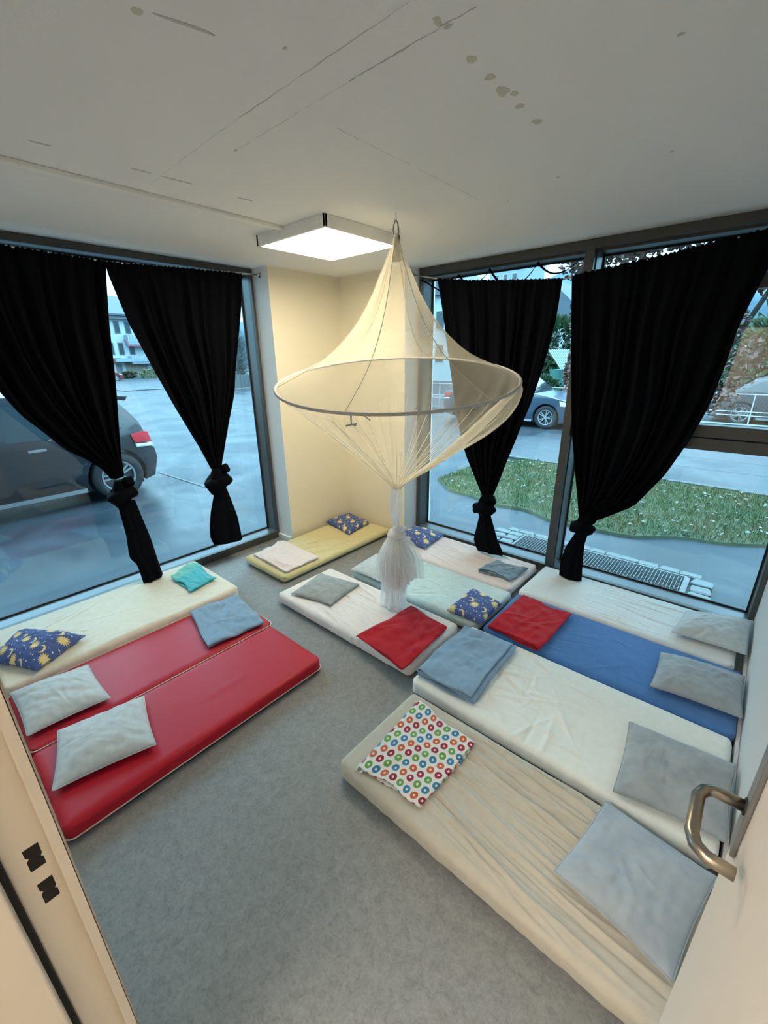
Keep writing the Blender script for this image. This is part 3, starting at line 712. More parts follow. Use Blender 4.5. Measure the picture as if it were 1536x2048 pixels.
# thick folded hem running down the right-hand side, and a few pleat ridges
rr5 = random.Random(5)
for q_ in range(36):
    ph0 = 2*PI*(q_+rr5.uniform(-.3, .3))/36; j = int(ph0/(2*PI)*nph2) % nph2; i0 = rr5.randint(5, 26)
    pts = [tuple(LR[i, j]) for i in range(i0, 48, 2)]; rd = rr5.uniform(.0025, .0055)
    MB().tube(pts, list(np.linspace(rd*.3, rd, len(pts))), 6).build('pleat_ridge', M['net_dense'], net, True)
p0 = hoop_pt(5.18, .99); p1 = np.array([HX, HY, GZ+.01]); pts = []; rad = []
for i in range(30):
    t = i/29; p = p0*(1-t)+p1*t+np.array([0, 0, -.055*4*t*(1-t)]); pts.append(tuple(p)); rad.append((.010+.018*math.sin(PI*min(1, t*1.1+.1)))*(1+.06*math.sin(i*1.7)))
MB().tube(pts, rad, 12).build('gathered_fold', M['net_dense'], net, True)
# neck: twisted rope of net from the gather down to the knot
rows = []; nb = 60
for i, t in enumerate(np.linspace(0, 1, 30)):
    z = GZ+.004-(GZ-.70)*t; R_ = .030+.020*math.sin(PI*min(1, t*1.25+.05))*t*1.1-.012*t**6; cxx = HX-.012*math.sin(t*3)
    rows.append([(cxx+R_*(1+.14*math.sin(7*p+t*6))*math.cos(p), HY+R_*(1+.14*math.sin(7*p+t*6))*math.sin(p), z) for p in np.linspace(0, 2*PI, nb, endpoint=False)])
pydata('twisted_neck', np.array(rows).reshape(-1, 3), ringfaces(30, nb), M['net_tail'], net, True)
def knot_mesh(name, c, R, rt, hgt, mat, parent, axis=(1, 0), tilt=.35, seed=0, turns=1.55):
    """two cloth wraps round a bundle: pleated tube along a tilted helix"""
    m = MB(); n = 44; pts = []; rad = []
    e1 = np.array([axis[0], axis[1], 0.]); e2 = np.array([-axis[1], axis[0], 0.])
    for i in range(n):
        t = i/(n-1); a = -1.2+turns*2*PI*t
        p = np.array(c)+e1*(R*math.cos(a))+e2*(R*.8*math.sin(a))+np.array([0, 0, hgt*(.5-t)+tilt*R*math.cos(a+.4)])
        pts.append(tuple(p)); rad.append(rt*(.75+.35*math.sin(PI*t))*(1+.08*math.sin(t*31+seed)))
    m.tube(pts, rad, 14)
    # pleat the tube
    v = np.array(m.v); j = np.arange(len(v)) % 14; i = np.arange(len(v))//14
    cc = np.repeat(np.array(pts), 14, 0); v = cc+(v-cc)*(1+.13*np.sin(j*2*PI/14*4+i*.25+seed))[:, None]
    m.v = [tuple(q) for q in v]
    core = [(c[0], c[1], c[2]+hgt*.75-hgt*1.5*k/6) for k in range(7)]
    m.tube(core, [R*.55, R*.8, R*.95, R, R*.95, R*.8, R*.55], 16)
    return m.build(name, mat, parent, True)
knot_mesh('knot', (HX, HY, .645), .038, .026, .075, M['net_tail'], net, (.77, .64), seed=2)
def skirt(name, z0, z1, r0, r1, lobes, mat, seed, dx=0, dy=0, rag=.02, amp=.13, flat=1.0):
    rr_ = np.random.default_rng(seed); ph = np.linspace(0, 2*PI, 220, endpoint=False); p1, p2, p3 = rr_.uniform(0, 6.28, 3)
    low = rag*(np.sin(3*ph+p1)+.6*np.sin(7*ph+p2)+.4*np.sin(13*ph+p3)); rows = []
    for t in np.linspace(0, 1, 36):
        R_ = r0+(r1-r0)*(1-(1-t)**3)
        am = amp*t**.6
        rad = R_*(1+am*np.sin(lobes*ph+p1+1.5*t)+am*.5*np.sin((lobes*2+1)*ph+p2)+.12*np.sin(2*ph+p3)*t)
        x = HX+dx*t+rad*np.cos(ph); y = HY+dy*t+rad*np.sin(ph)*flat
        z = z0-(z0-z1)*t-low*t**2; rows.append(np.stack([x, y, z], 1))
    pydata(name, np.concatenate(rows), ringfaces(36, 220), mat, net, True)
skirt('skirt_layer', .63, .32, .028, .115, 11, M['net_tail'], 1)
skirt('skirt_layer', .63, .24, .024, .088, 9, M['net_tail'], 2, dx=-.01)
skirt('skirt_layer', .63, .105, .020, .058, 5, M['net_tail'], 3, dx=-.01, dy=-.02, rag=.01)
skirt('skirt_layer', .65, .34, .030, .140, 8, M['net_fray'], 4, dx=.02, dy=.02)
skirt('skirt_layer', .52, .100, .04, .088, 7, M['net_fray'], 6, dx=-.02, dy=-.03, rag=.012)
# loose tie tag under the hoop
tp = hoop_pt(.30)
MB().tube([tuple(tp), (tp[0], tp[1], tp[2]-.05), (tp[0]+.02, tp[1]+.012, tp[2]-.055)], .004, 6).build('tie_tape', M['hoop_sleeve'], net, True)
MB().tube([(tp[0]-.02, tp[1]-.015, tp[2]-.055), (tp[0]+.022, tp[1]+.015, tp[2]-.046)], .004, 6).build('tie_tape', M['hoop_sleeve'], net, True)
tp = hoop_pt(.22)
MB().tube([tuple(tp), (tp[0]+.02, tp[1]+.03, tp[2]-.03)], .003, 6).build('tie_tape', M['hoop_sleeve'], net, True)

# ================================================================ CURTAINS
def resample(c, n):
    c = np.array(c, float); d = np.r_[0, np.cumsum(np.linalg.norm(np.diff(c, axis=0), axis=1))]; s = np.linspace(0, d[-1], n)
    o = np.stack([np.interp(s, d, c[:, i]) for i in range(2)], 1)
    k = np.array([.25, .5, .25])
    for _ in range(3):
        q = o.copy()
        for i in range(2): q[1:-1, i] = k[0]*o[:-2, i]+k[1]*o[1:-1, i]+k[2]*o[2:, i]
        o = q
    return o
def curtain(label, plane, w, top, left, right, knotc, kR, tl, tr, seed, folds=9, kax=None):
    """plane 'x': (a, z) are (y, z) at x=w, room side +x; plane 'y': (a, z) are (x, z) at y=w, room side -y"""
    P3 = (lambda a, z, d: (w+d, a, z)) if plane == 'x' else (lambda a, z, d: (a, w-d, z))
    cx, _, cz = P3(knotc[0], knotc[1], 0)[0], 0, knotc[1]
    c3 = P3(knotc[0], top[0][1], 0)
    t = thing('curtain', label, 'curtain', c3, 'black curtains knotted at the bottom')
    nt_, ns = 90, 170
    Lc, Rc = resample(left, nt_), resample(right, nt_); T = np.array(top, float)
    s = np.linspace(0, 1, ns); tt_ = np.linspace(0, 1, nt_)
    rg = np.random.default_rng(seed); ph = rg.uniform(0, 6.28, 6); n1 = Noise2(seed, 6, 2.5, 2)
    topz = np.interp(Lc[0, 0]+(Rc[0, 0]-Lc[0, 0])*s, T[:, 0], T[:, 1]) if T[-1, 0] > T[0, 0] else None
    rows = []
    for i, q in enumerate(tt_):
        a = Lc[i, 0]+(Rc[i, 0]-Lc[i, 0])*s; z = Lc[i, 1]+(Rc[i, 1]-Lc[i, 1])*s
        if topz is not None: z = z+(topz-(Lc[0, 1]+(Rc[0, 1]-Lc[0, 1])*s))*(1-q)**3
        wd = abs(Rc[i, 0]-Lc[i, 0])+abs(Rc[i, 1]-Lc[i, 1])*.5
        pos = s+.02*np.sin(2*PI*3*s+ph[0])+.03*q*n1(s*3, q*2+0*s)
        am = (.010+.030*math.sin(PI*min(q*1.05, 1))**.8)*min(1, wd/.25+.25)
        d = am*(.55*np.sin(2*PI*folds*pos+ph[1])+.35*np.sin(2*PI*(folds*1.7)*pos+ph[2])+.3*np.sin(2*PI*folds*.45*pos+ph[3]))
        d = d+.012*np.sin(2*PI*22*s+ph[4])*math.exp(-q/.05)*.5          # gathers in the rod pocket
        d = d+.55*min(wd, .10)*np.sqrt(np.clip(1-(2*s-1)**2, 0, 1))*q**5 # bundle rounds out near the knot
        z = z+.0035*(np.sin(2*PI*31*s+ph[5])+np.sin(2*PI*47*s+3*np.sin(9*s)))*math.exp(-q/.02)*(i < 3)
        rows.append([P3(a_, z_, .012+d_) for a_, z_, d_ in zip(a, z, d)])
    o = pydata('drape', np.array(rows).reshape(-1, 3), grid_faces(nt_, ns), M['curtain'], t, True)
    md = o.modifiers.new('thick', 'SOLIDIFY'); md.thickness = .003; md.offset = 0
    kax = kax or ((0, 1) if plane == 'x' else (1, 0))
    kd = P3(knotc[0], knotc[1], .05)
    knot_mesh('knot', kd, kR, kR*.72, kR*2.3, M['curtain'], t, kax, tilt=.55, seed=seed)
    # tail
    A, B = resample(tl, 40), resample(tr, 40); rows = []; nr = 64; th = np.linspace(0, 2*PI, nr, endpoint=False); lob = rg.integers(5, 7)
    for i in range(40):
        q = i/39; ca = (A[i]+B[i])/2; hw = (B[i]-A[i])/2
        m_ = 1+.16*np.sin(lob*th+ph[0]+q*.8)*(.3+.7*q)+.06*np.sin(11*th+ph[2])
        co = np.cos(th); dd = np.sin(th)*m_*(.028+.010*q)
        sc = (1+.10*np.sin(lob*th+ph[1])*q)
        rows.append([P3(ca[0]+hw[0]*c_*s_, ca[1]+hw[1]*c_*s_, .05+d_) for c_, s_, d_ in zip(co, sc, dd)])
    V = np.array(rows).reshape(-1, 3)
    F = ringfaces(40, nr)+[tuple(range(nr))]+[tuple(39*nr+i for i in range(nr))]
    pydata('tail', V, F, M['curtain'], t, False)
    ob = bpy.context.scene.collection.objects[-1] if False else None
    return t

curtain('black curtain at the left picture edge, swept sideways into a knot before the parked car', 'x', -.1,
        [(-2.90, 2.425), (-2.519, 2.403), (-2.014, 2.389), (-1.98, 2.388)],
        [(-2.90, 2.425), (-2.86, 2.10), (-2.79, 1.80), (-2.718, 1.61), (-2.657, 1.472), (-2.562, 1.342), (-2.481, 1.224), (-2.395, 1.158), (-2.307, 1.07), (-2.262, .98)],
        [(-1.99, 2.386), (-2.007, 2.314), (-2.048, 2.036), (-2.085, 1.718), (-2.13, 1.382), (-2.160, 1.15), (-2.176, .99)],
        (-2.222, .865), .058, [(-2.27, .79), (-2.262, .55), (-2.275, .36), (-2.235, .30), (-2.219, .121)], [(-2.150, .80), (-2.120, .60), (-2.102, .482), (-2.082, .232), (-2.072, .137)], 11, 9)
curtain('black curtain on the left window beside the wall pier, hanging straight to its knot', 'x', -.1,
        [(-2.003, 2.386), (-1.453, 2.413), (-1.0, 2.431)],
        [(-2.003, 2.386), (-2.001, 2.314), (-1.936, 2.009), (-1.841, 1.728), (-1.717, 1.412), (-1.588, 1.105), (-1.51, .90)],
        [(-1.0, 2.431), (-1.044, 2.158), (-1.113, 1.848), (-1.207, 1.529), (-1.317, 1.204), (-1.425, .90)],
        (-1.478, .795), .066, [(-1.525, .72), (-1.585, .55), (-1.615, .415), (-1.623, .313), (-1.600, .235)], [(-1.415, .71), (-1.385, .58), (-1.356, .433), (-1.350, .30), (-1.345, .20)], 12, 8)
curtain('black knotted curtain in the right window, partly behind the net canopy', 'y', .08,
        [(1.097, 2.381), (1.38, 2.335), (1.656, 2.306), (1.90, 2.283), (2.125, 2.265)],
        [(1.097, 2.381), (1.134, 2.216), (1.202, 1.905), (1.277, 1.583), (1.361, 1.25), (1.464, .953), (1.59, .723), (1.655, .62)],
        [(2.125, 2.265), (2.103, 2.008), (2.049, 1.707), (1.986, 1.416), (1.893, 1.114), (1.824, .917), (1.745, .64)],
        (1.690, .53), .060, [(1.650, .45), (1.620, .30), (1.604, .20), (1.640, .13), (1.655, .112)], [(1.755, .46), (1.80, .35), (1.84, .25), (1.88, .18), (1.905, .125)], 13, 10)
curtain('widest black curtain, right end of the right window, its edge swept in a big curve', 'y', .08,
        [(2.186, 2.276), (2.473, 2.302), (2.736, 2.328), (2.964, 2.36), (3.161, 2.379), (3.235, 2.386)],
        [(2.187, 2.273), (2.251, 1.807), (2.329, 1.257), (2.391, .965), (2.455, .661), (2.472, .62)],
        [(3.235, 2.386), (3.205, 2.186), (3.172, 2.046), (3.146, 1.921), (3.127, 1.696), (3.10, 1.482), (3.042, 1.264), (2.952, 1.021), (2.816, .781), (2.611, .626), (2.555, .60)],
        (2.512, .555), .052, [(2.470, .50), (2.41, .36), (2.385, .22), (2.392, .112)], [(2.560, .51), (2.545, .42), (2.55, .25), (2.560, .108)], 14, 10)

def rod(name, label, pts, r, ends, m):
    t = thing(name, label, 'curtain rod', pts[len(pts)//2])
    MB().tube(pts, r, 10).build('tube', m, t, True)
    for p, dr in ends:
        p = np.array(p); dr = np.array(dr); MB().tube([tuple(p), tuple(p+dr*.006)], .022, 20).build('wall_flange', m, t, True)
        MB().tube([tuple(p+dr*.006), tuple(p+dr*.03)], r*1.6, 14).build('end_socket', m, t, True)
rod('curtain_rod', 'chrome curtain rod across the left window with a round flange on the pier', [(-.105, -3.19, 2.415), (-.105, -2.5, 2.400), (-.105, -2.0, 2.385), (-.105, -1.45, 2.41), (-.105, -1.0, 2.432), (-.105, -.84, 2.440)], .0075,
    (((-.105, -.8125, 2.441), (0, -1, 0)),), M['chrome'])
rod('curtain_rod', 'thin sagging curtain rod across the right window', [(.83, .085, 2.435), (1.1, .085, 2.378), (1.38, .085, 2.330), (1.66, .085, 2.300), (2.12, .085, 2.262), (2.47, .085, 2.296), (2.74, .085, 2.322), (3.16, .085, 2.374), (3.6, .085, 2.43)], .006,
    (((.8165, .085, 2.437), (1, 0, 0)),), M['chrome'])
# black ribbon looped along the head of the right window
gl = thing('ribbon_garland', 'dark ribbon looping in swags along the top of the right window above the curtain', 'garland', (1.6, .15, 2.40))
def swag(a, b, sag, n=16): return [(a[0]+(b[0]-a[0])*t, .16+.01*math.sin(9*t), a[1]+(b[1]-a[1])*t-sag*4*t*(1-t)) for t in np.linspace(0, 1, n)]
sw = [((.86, 2.40), (1.10, 2.27), -.01), ((1.24, 2.395), (1.52, 2.405), .085), ((1.52, 2.405), (1.90, 2.40), .14), ((1.90, 2.40), (2.20, 2.395), .085)]
for a, b, sg in sw:
    p = swag(a, b, sg); MB().tube(p, [.009*(1-.75*t) if sg > 0 else .006 for t in np.linspace(0, 1, len(p))], 6).build('swag', M['curtain'], gl, True)

# ================================================================ MATTRESSES
rc = lambda *a: rand_creases(*a, K_=1.8)
mattress('yellow covered mattress against the cream corner walls', .05, .655, -1.40, -.03, .062, M['sheet_yellow'],
         rc(1, 26, (-.12, .25, -.3, .30), 65, 14, (.2, .5), (.006, .012), (.0015, .004)), 1)
mattress('pale pink covered mattress along the right window behind the net', .85, 2.18, -.405, .135, .072, M['sheet_pink'],
         rc(2, 26, (-.5, .45, -.22, .22), -12, 12, (.2, .7), (.006, .010), (.0012, .003)), 2, stretch=(-.35, .45, .0022, 50, .22))
mattress('pale mint green covered mattress with a sun print pillow at its right end', 1.03, 2.215, -.985, -.425, .072, M['sheet_mint'],
         rc(3, 40, (-.3, .3, -.24, .24), 20, 40, (.08, .3), (.005, .010), (.001, .003)), 3)
mattress('off-white covered mattress with grey pillow and red blanket in the middle of the room', .845, 2.13, -1.605, -1.05, .082, M['sheet_rose'],
         rc(4, 55, (-.35, .42, -.25, .25), -10, 9, (.25, .7), (.006, .010), (.0015, .004)), 4, sideamp=.005, stretch=(-.30, .40, .0038, 46, .18), step=.005)
mattress('white covered mattress under the widest curtain by the right window', 2.235, 3.545, -.405, .14, .085, M['sheet_white2'],
         rc(5, 16, (-.1, .28, -.22, .2), -4, 5, (.25, .55), (.005, .008), (.0015, .003)), 5, stretch=(-.12, .28, .0024, 70, .08))
mattress('bright blue covered mattress', 2.25, 3.585, -.985, -.415, .078, M['sheet_blue'],
         rc(6, 10, (-.4, .2, -.2, .2), 5, 20, (.1, .3), (.006, .010), (.0008, .0018)), 6)
mattress('large white covered mattress with blue-grey blanket and steel grey pillow', 2.195, 3.575, -1.685, -1.015, .088, M['sheet_white'],
         rc(7, 46, (-.42, .15, -.28, .28), -30, 45, (.1, .45), (.006, .013), (.0015, .004))+[(-.22, .0, -.35, .9, .012, .006, .1), (-.12, -.05, .5, .5, .01, .005, .2)], 7)
mattress('sand coloured covered mattress with long stretch wrinkles, nearest on the right', 2.26, 3.56, -2.295, -1.735, .088, M['sheet_sand'],
         rc(8, 75, (-.20, .38, -.25, .27), -6, 5, (.35, .95), (.005, .009), (.002, .005)), 8, stretch=(-.32, .36, .0023, 105, .12), step=.0045)
mattress('thick cream covered mattress under the left window', -.15, .575, -3.18, -1.755, .105, M['sheet_cream'],
         rc(9, 22, (-.25, .36, -.5, .6), 80, 25, (.1, .5), (.006, .012), (.001, .003)), 9)
def vinyl(label, x0, x1, y0, y1, T, mat, pz, seed, gr=None):
    cx, cy = (x0+x1)/2, (y0+y1)/2; t = thing('gym_mat', label, 'mat', (cx, cy, 0), 'red vinyl mats')
    n1 = Noise2(seed, 6, 3, 2); cf = crease_field(rc(seed, 8, (-.2, .2, -.5, .4), 75, 18, (.1, .3), (.006, .01), (.0006, .0014)))
    rounded_slab('vinyl_cover', cx, cy, x1-x0, y1-y0, T, 0, mat, t, lambda x, y: .003*n1(x, y)+cf(x, y), r=.018, step=.02, z0=.002)
    r = .035; pts = []
    for (qx, qy, a0_) in ((x1-r, y1-r, 0), (x0+r, y1-r, PI/2), (x0+r, y0+r, PI), (x1-r, y0+r, 1.5*PI)):
        for a in np.linspace(a0_, a0_+PI/2, 6): pts.append((qx+(r+.001)*math.cos(a), qy+(r+.001)*math.sin(a), pz))
    MB().tube(pts, .0032, 6, closed=True).build('piping', M['piping'], t, True)
    zp_ = MB(); zp_.box((x1-.002, y0+.2, pz-.012), (x1+.0015, y1-.2, pz-.006)); zp_.build('zip', M['car_trim'], t)
vinyl('red vinyl mat nearest the doorway, with white piping low on its side', 1.145, 1.675, -3.18, -1.868, .080, M['red_vinyl'], .022, 21)
vinyl('red vinyl mat between the cream mattress and the other red mat', .585, 1.128, -3.18, -1.838, .072, M['red_vinyl_worn'], .066, 22)

# ================================================================ PILLOWS
Q = {
'pa': [(0.423, -2.747), (0.58, -3.028), (0.272, -3.19), (0.022, -3.009)], 'pb': [(1.077, -2.819), (1.045, -3.165), (0.62, -3.160), (0.686, -2.814)],
'pc': [(1.571, -2.785), (1.477, -3.161), (1.129, -3.062), (1.211, -2.7)], 'pd': [(0.411, -0.1), (0.459, -0.449), (0.03, -0.376), (0.03, -0.034)],
'pe': [(1.232, 0.111), (1.266, -0.256), (0.880, -0.251), (0.868, 0.12)], 'pf': [(1.36, -0.65), (1.376, -0.992), (1.039, -0.996), (1.003, -0.633)],
'pg': [(1.267, -1.127), (1.313, -1.468), (0.969, -1.56), (0.894, -1.204)], 'ph': [(2.24, -0.671), (2.255, -0.973), (1.984, -0.985), (1.976, -0.621)],
'pi': [(3.60, 0.155), (3.584, -0.299), (3.215, -0.319), (3.251, 0.017)], 'pj': [(3.589, -0.505), (3.594, -0.876), (3.214, -0.916), (3.203, -0.569)],
'pk': [(3.589, -1.224), (3.592, -1.614), (3.224, -1.668), (3.189, -1.263)], 'pl': [(3.571, -1.778), (3.503, -2.172), (3.151, -2.114), (3.215, -1.74)],
'b1': [(0.618, -0.996), (0.614, -1.344), (0.118, -1.344), (0.055, -0.959)], 'b2': [(0.408, -1.824), (0.435, -2.064), (0.016, -2.024), (-0.085, -1.808)],
'b3': [(1.11, -1.898), (1.067, -2.271), (0.611, -2.16), (0.644, -1.828)], 'b4': [(2.109, -1.171), (2.14, -1.664), (1.714, -1.6), (1.763, -1.141)],
'b5': [(2.163, -0.05), (2.134, -0.313), (1.822, -0.298), (1.848, -0.057)], 'b6': [(2.669, -0.51), (2.645, -0.994), (2.294, -0.973), (2.304, -0.481)],
'b7': [(2.525, -1.082), (2.551, -1.619), (2.21, -1.631), (2.203, -1.111)], 'b8': [(2.695, -1.83), (2.682, -2.228), (2.36, -2.242), (2.335, -1.798)]}
pillow('pillow', 'puffy blue sun and moon print pillow on the cream mattress at the left edge', Q['pa'], .145, .13, M['celestial'], 31, 7.5)
pillow('pillow', 'pale grey pillow on the red mat further from the doorway, beside the print pillow', Q['pb'], .107, .085, M['pil_white'], 32)
pillow('pillow', 'pale grey pillow lying askew on the red mat nearest the doorway', Q['pc'], .115, .085, M['pil_white'], 33)
pillow('pillow', 'flat blue sun and moon cushion on the yellow mattress in the corner', Q['pd'], .093, .065, M['celestial'], 34, 7, box=True, wr=.003)
pillow('pillow', 'sun and moon print pillow in the right window corner, half behind the net', Q['pe'], .110, .075, M['celestial'], 35, 7)
pillow('pillow', 'white pillow on the mint mattress, seen through the net tail', Q['pf'], .112, .075, M['pil_white'], 36)
pillow('pillow', 'flat grey-green plush pillow on the off-white mattress in the middle', Q['pg'], .113, .06, M['pil_grey'], 37)
pillow('pillow', 'folded sun and moon print pillow at the right end of the mint mattress', Q['ph'], .105, .06, M['celestial'], 38, 7, box=True, wr=.004)
pillow('pillow', 'pale grey pillow on the white mattress by the right window, farthest right', Q['pi'], .132, .10, M['pil_white'], 39)
pillow('pillow', 'grey pillow on the bright blue mattress', Q['pj'], .122, .095, M['pil_steel'], 40)
pillow('pillow', 'darker grey plush pillow on the large white mattress by the door handle', Q['pk'], .128, .085, M['pil_steel'], 41, tilt=(0, -.01))
pillow('pillow', 'large bluish grey plush pillow on the sand coloured mattress', Q['pl'], .130, .085, M['pil_blue'], 42)

blanket('pale pink blanket folded flat on the yellow mattress', Q['b1'], .071, M['bl_pink'], 3, .022, 51)
blanket('small turquoise and green cloth folded on the cream mattress', Q['b2'], .118, M['bl_turq'], 2, .018, 52, jitter=.05, wr=.007)
blanket('blue-grey fleece blanket folded at the far end of the red mat', Q['b3'], .080, M['bl_blue'], 3, .028, 53)
blanket('red fleece blanket folded on the off-white mattress in the middle', Q['b4'], .095, M['bl_red'], 3, .026, 54, jitter=.025, wr=.006)
blanket('small slate grey cloth with a wavy edge on the pale pink mattress', Q['b5'], .088, M['bl_grey'], 3, .024, 55, jitter=.05, wr=.006)
blanket('red fleece blanket folded on the bright blue mattress', Q['b6'], .093, M['bl_red'], 3, .030, 56)
blanket('blue-grey fleece blanket folded over the left end of the large white mattress', Q['b7'], .101, M['bl_blue'], 4, .042, 57)
blanket('white blanket with red, orange, green and blue ring print on the sand mattress', Q['b8'], .101, M['rings'], 2, .014, 58, uvscale=23.0, jitter=.02, wr=.003)
b8_ = [o_ for o_ in COL.objects if o_.name.startswith('folded_blanket')][-1]
MB().tube([(2.362, -2.215, .108), (2.352, -2.245, .106), (2.360, -2.272, .104), (2.380, -2.270, .104), (2.385, -2.240, .107)], .004, 6).build('hanging_loop', M['white_plastic'], b8_, True)
# ================================================================ OUTSIDE
G = -.3
tag(boxo('ground', (-160, -60, G-.2), (60, 90, G), M['asphalt']), kind=S)
for i_, (pa_, pb_) in enumerate((((-34, 10.9), (-8, 8.2)), ((-30, 8.6), (-7, 6.2)), ((-3.62, .06), (-5.3, -.02)), ((-1.2, 7.6), (20, 8.0)), ((-1.2, 6.6), (20, 6.9)))):
    pa_, pb_ = np.array(pa_, float), np.array(pb_, float); dd_ = (pb_-pa_)/np.linalg.norm(pb_-pa_); nn_ = np.array([-dd_[1], dd_[0]])*(.02 if i_ > 1 else .035)
    v = [(*(pa_+nn_), G+.009), (*(pa_-nn_), G+.009), (*(pb_-nn_), G+.009), (*(pb_+nn_), G+.009)]
    tag(MB().add(v+[(a, b, G) for a, b, c in v], [(0, 1, 2, 3), (0, 1, 5, 4), (2, 3, 7, 6)]).build('tar_seam', M['kerb']), kind=S)
# lawn strip
def lawn_edge(x):   # near and far limits of the lawn
    near = 2.25+.10*math.sin(x*2.1)+.05*math.sin(x*7)+max(0, .5-x)**1.3*.55+max(0, x-2)*.32
    far = 5.25-max(0, -.1-x)**1.2*1.3-max(0, x-1)*.04
    return near, far
lw = MB(); n = 60; top = []; xs_ = np.linspace(-.75, 9, n)
vv = [(x, lawn_edge(x)[0], G+.03) for x in xs_]+[(x, lawn_edge(x)[1], G+.03) for x in xs_]
vv += [(x, lawn_edge(x)[0]-.02, G) for x in xs_]+[(x, lawn_edge(x)[1]+.02, G) for x in xs_]
ff = [(i, i+1, n+i+1, n+i) for i in range(n-1)]+[(2*n+i, 2*n+i+1, i+1, i) for i in range(n-1)]+[(n+i, n+i+1, 3*n+i+1, 3*n+i) for i in range(n-1)]
tag(MB().add(vv, ff).build('lawn_bed', M['soil']), kind=S)
rg = np.random.default_rng(8); NB = 42000
gx_ = rg.uniform(-.72, 6.5, NB); ne = np.array([lawn_edge(x) for x in gx_]); gy_ = ne[:, 0]+(ne[:, 1]-ne[:, 0])*rg.uniform(0, 1, NB)
hh = rg.uniform(.03, .075, NB); an = rg.uniform(0, 2*PI, NB); ww = .0045; ln = rg.uniform(.01, .05, NB); a2 = rg.uniform(0, 2*PI, NB)
b0_ = np.stack([gx_-ww*np.cos(an), gy_-ww*np.sin(an), np.full(NB, G+.025)], 1); b1_ = np.stack([gx_+ww*np.cos(an), gy_+ww*np.sin(an), np.full(NB, G+.025)], 1)
tp_ = np.stack([gx_+ln*np.cos(a2), gy_+ln*np.sin(a2), G+.025+hh], 1)
def tris(name, A, B, C_, m, parent=None):
    N_ = len(A); V_ = np.empty((N_*3, 3)); V_[0::3] = A; V_[1::3] = B; V_[2::3] = C_
    me = bpy.data.meshes.new(name); me.vertices.add(N_*3); me.vertices.foreach_set('co', V_.ravel()); me.loops.add(N_*3); me.loops.foreach_set('vertex_index', np.arange(N_*3))
    me.polygons.add(N_); me.polygons.foreach_set('loop_start', np.arange(0, N_*3, 3)); me.polygons.foreach_set('loop_total', np.full(N_, 3)); me.update(); me.validate()
    return link(name, me, m, parent)
tag(tris('grass', b0_, b1_, tp_, M['grass']), 'green grass with bare tips on the lawn strip beyond the right window', 'grass', kind='stuff')
def quads(name, C_, s, m, parent=None, seed=0, flat=False, aspect=.62):
    r = np.random.default_rng(seed); N_ = len(C_); s = np.broadcast_to(s, (N_,))
    d1_ = r.normal(size=(N_, 3)); d1_[:, 2] *= (.15 if flat else 1); d1_ /= np.linalg.norm(d1_, axis=1)[:, None]
    d2_ = r.normal(size=(N_, 3)); d2_[:, 2] *= (.15 if flat else 1); d2_ -= d1_*(d1_*d2_).sum(1)[:, None]; d2_ /= np.linalg.norm(d2_, axis=1)[:, None]
    nn = np.cross(d1_, d2_); a = d1_*s[:, None]; b = d2_*(s*aspect)[:, None]; c = nn*(s*.25)[:, None]
    V_ = np.empty((N_*6, 3)); V_[0::6] = C_-a; V_[1::6] = C_-a*.35+b+c; V_[2::6] = C_+a*.5+b*.8+c; V_[3::6] = C_+a; V_[4::6] = C_+a*.5-b*.8+c; V_[5::6] = C_-a*.35-b+c
    k = np.arange(N_)*6; F = np.concatenate([np.stack([k, k+1, k+2, k+3], 1), np.stack([k, k+3, k+4, k+5], 1)])
    me = bpy.data.meshes.new(name); me.vertices.add(N_*6); me.vertices.foreach_set('co', V_.ravel()); me.loops.add(F.size); me.loops.foreach_set('vertex_index', F.ravel())
    me.polygons.add(len(F)); me.polygons.foreach_set('loop_start', np.arange(0, F.size, 4)); me.polygons.foreach_set('loop_total', np.full(len(F), 4)); me.update()
    return link(name, me, m, parent)
NL = 380; lx_ = rg.uniform(-.6, 6, NL); le = np.array([lawn_edge(x) for x in lx_]); ly_ = le[:, 0]+(le[:, 1]-le[:, 0])*rg.uniform(0, 1, NL)
tag(quads('fallen_leaves', np.stack([lx_, ly_, np.full(NL, G+.075)], 1), rg.uniform(.016, .034, NL), M['dead_leaf'], None, 3, True), 'pale and brown fallen leaves scattered on the lawn strip', 'leaves', kind='stuff')
kb = thing('kerb', 'dark kerb stones along the road side of the lawn strip', 'kerb', (2, 5.3, G))
for i in range(9):
    x = -.6+i*.99; y = lawn_edge(x+.5)[1]+.07
    boxo('kerb_stone', (x, y-.05, G-.02), (x+.975, y+.07, G+.045), M['kerb'], kb, .008)
tag(boxo('road', (-1.2, 5.42, G), (40, 11.2, G+.006), M['road']), kind=S)
# light well with grating and cobbles
lwl = thing('light_well', 'galvanised grating of a light well edged with cobbles outside the right window', 'grating', (2.3, 1.2, G))
gxa, gxb, gya, gyb = 1.52, 3.13, .86, 1.47
boxo('pit', (gxa, gya, G-.01), (gxb, gyb, G+.002), M['pit'], lwl)
gm = MB()
for x in np.arange(gxa, gxb, .030): gm.box((x, gya, G+.004), (x+.004, gyb, G+.03))
for y in np.arange(gya, gyb, .030): gm.box((gxa, y, G+.006), (gxb, y+.004, G+.028))
tag(gm.build('grating_bars', M['galv'], lwl), kind='stuff')
fb = MB(); fb.box((gxa-.02, gya-.02, G), (gxb+.02, gya, G+.034)); fb.box((gxa-.02, gyb, G), (gxb+.02, gyb+.02, G+.034)); fb.box((gxa-.02, gya, G), (gxa, gyb, G+.034)); fb.box((gxb, gya, G), (gxb+.045, gyb, G+.034))
fb.build('grating_frame', M['stone'], lwl)
